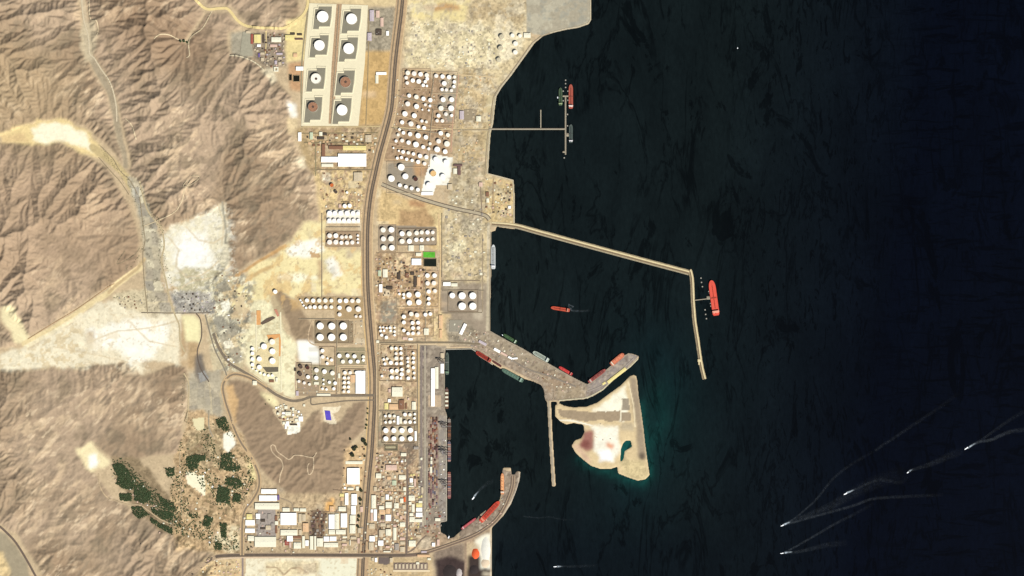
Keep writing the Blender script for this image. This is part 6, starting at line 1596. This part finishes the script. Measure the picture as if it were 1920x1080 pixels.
for g, nm, dn in zip(GROVES, GN, dens):
    xs = [p[0] for p in g]; ys = [p[1] for p in g]; b = MB(); b2 = MB()
    area = abs(sum(g[i][0]*g[(i+1) % len(g)][1]-g[(i+1) % len(g)][0]*g[i][1] for i in range(len(g))))/2
    n = int(area*dn*1.5); k = 0; tr = 0
    while k < n and tr < n*20:
        tr += 1
        x = random.uniform(min(xs)-2, max(xs)+2); y = random.uniform(min(ys)-2, max(ys)+2)
        wx = x+2.2*(random.random()-.5); wy = y+2.2*(random.random()-.5)
        if not inpoly(np.array([wx]), np.array([wy]), g)[0]: continue
        X, Y = W(x, y); z = max(LAND_Z, height(x, y))
        (b if random.random() < .78 else b2).blob(X, Y, z, random.uniform(3.2, 6.0), random.uniform(6, 11)); k += 1
    t = empty('palm_grove', W(sum(xs)/len(xs), sum(ys)/len(ys))+(LAND_Z,))
    ox, oy = t.location.x, t.location.y
    for bb, nm2, m_ in ((b, 'palm_crowns', LEAF[0]), (b2, 'bush_crowns', LEAF[1])):
        if bb.v:
            bb.v = [(v[0]-ox, v[1]-oy, v[2]-LAND_Z) for v in bb.v]; o = bb.build(nm2, m_, t); o['kind'] = 'stuff'
    t['kind'] = 'stuff'; t['label'] = nm
# big single trees and clumps near the highway and in the farms
def tree(px, py, r, label, group, m=2):
    t = empty('tree', W(px, py)+(max(LAND_Z, height(px, py)),))
    MB().cyl(0, 0, .9, -1, r*.8, 8, True, .5).build('trunk', TRUNK, t)
    b = MB()
    for i in range(int(10+r*1.6)):
        a = random.random()*6.28; q = r*math.sqrt(random.random())*.85
        b.blob(q*math.cos(a), q*math.sin(a), r*.35+random.random()*r*.5, r*random.uniform(.2, .38), r*.4)
    b.build('crown', LEAF[m], t)
    return tag(t, label, 'tree', group)
for i, (x, y, r) in enumerate([(682,826,20),(686,833,17),(664,841,20),(668,838,15),(661,853,21),(684,855,11),(677,919,17),(676,936,17),(675.5,945,10),(673,968,14),(672,975,13),(671.5,987,15),(664,844,12),(657,823,12)]):
    tree(x, y, r, 'dark round tree between highway and warehouses, %s from the north' % ORD[i], 'dark trees along the west side of the highway', 2)
for i, (x, y, r) in enumerate([(689,766,9),(689.5,775,9),(688,787,10),(687,797,12),(686,803,9)]):
    tree(x, y, r, 'dark green roadside tree east of the hill, %s from the north' % ORD[i], 'roadside trees east of the hill', 0)
for i, (x, y, r) in enumerate([(339,78,12),(345,77,13),(351,79,11)]):
    tree(x, y, r, 'dark green tree of the small clump in the northern hills, %s from the west' % ORD[i], 'clump of trees in the northern hills', 0)
fr = [(x, y) for (x, y) in [(352,842),(349,848),(463,893),(470,905),(455,915),(462,926),(445,868),(452,880),(372,935),(388,958),(400,930),(395,905),(408,898),(415,925),(430,860),(345,920),(357,930),(440,930),(470,1017),(464,1026),(466,1030),(447,1020),(448,1027),(505,750),(498,758),(392,845),(402,842),(418,905),(426,985),(365,1007),(385,970)]]
for i, (x, y) in enumerate(fr):
    tree(x, y, random.uniform(5, 9), 'single dark tree among the farms, %s %s part' % ('north' if y < 870 else 'middle' if y < 940 else 'south', 'west' if x < 380 else 'centre' if x < 440 else 'east'), 'single trees among the farms', random.choice([0, 1, 2]))
b = MB()
FP = [(330,850),(352,800),(420,790),(440,815),(470,860),(478,900),(450,960),(445,1030),(400,1030),(330,1000),(318,900)]
for k in range(3400):
    x, y = random.uniform(315, 480), random.uniform(790, 1035)
    if inpoly(np.array([x]), np.array([y]), FP)[0] and fbm(np.array([x]), np.array([y]), 30, 611, 3)[0] > .46:
        b.blob(*W(x, y), max(LAND_Z, height(x, y)), random.uniform(3.2, 7), random.uniform(4, 9))
for k in range(1000):
    t_ = random.random(); x = 217+115*t_+random.uniform(-10, 14); y = 872+106*t_+random.uniform(-14, 12)
    b.blob(*W(x, y), max(LAND_Z, height(x, y)), random.uniform(3.5, 6.5), random.uniform(5, 9))
stuff(b.build('loose_palms', LEAF[0]), 'loose palms and garden trees scattered through the farms', 'palms')
# thorn bushes along the dry river
b = MB()
for pts in ([(180,262),(205,300),(235,330),(250,352)],[(190,280),(215,312),(232,345)],[(262,345),(285,395),(300,415),(308,440),(306,470),(312,500),(322,530),(330,560)],[(240,345),(262,395),(268,430),(264,470),(255,490),(240,505)],[(295,405),(302,450),(298,480),(310,510)],[(345,700),(343,760),(350,790),(362,800)],[(360,785),(366,805),(384,806),(384,782)],[(330,555),(350,560),(390,555)],[(215,557),(262,556)]):
    for (x, y) in smooth_pts(pts, 2.6):
        if random.random() < .7:
            qx, qy = x+random.uniform(-2.5, 2.5), y+random.uniform(-2.5, 2.5)
            b.blob(*W(qx, qy), max(LAND_Z, height(qx, qy)), random.uniform(2.2, 4.6), random.uniform(2, 4))
stuff(b.build('thorn_bushes', LEAF[1]), 'thorn bushes scattered along the banks of the dry river', 'bushes')

for o in COL.objects:
    if 'label' in o and len(o['label'].split()) > 16: print('LONG', len(o['label'].split()), o['label'])
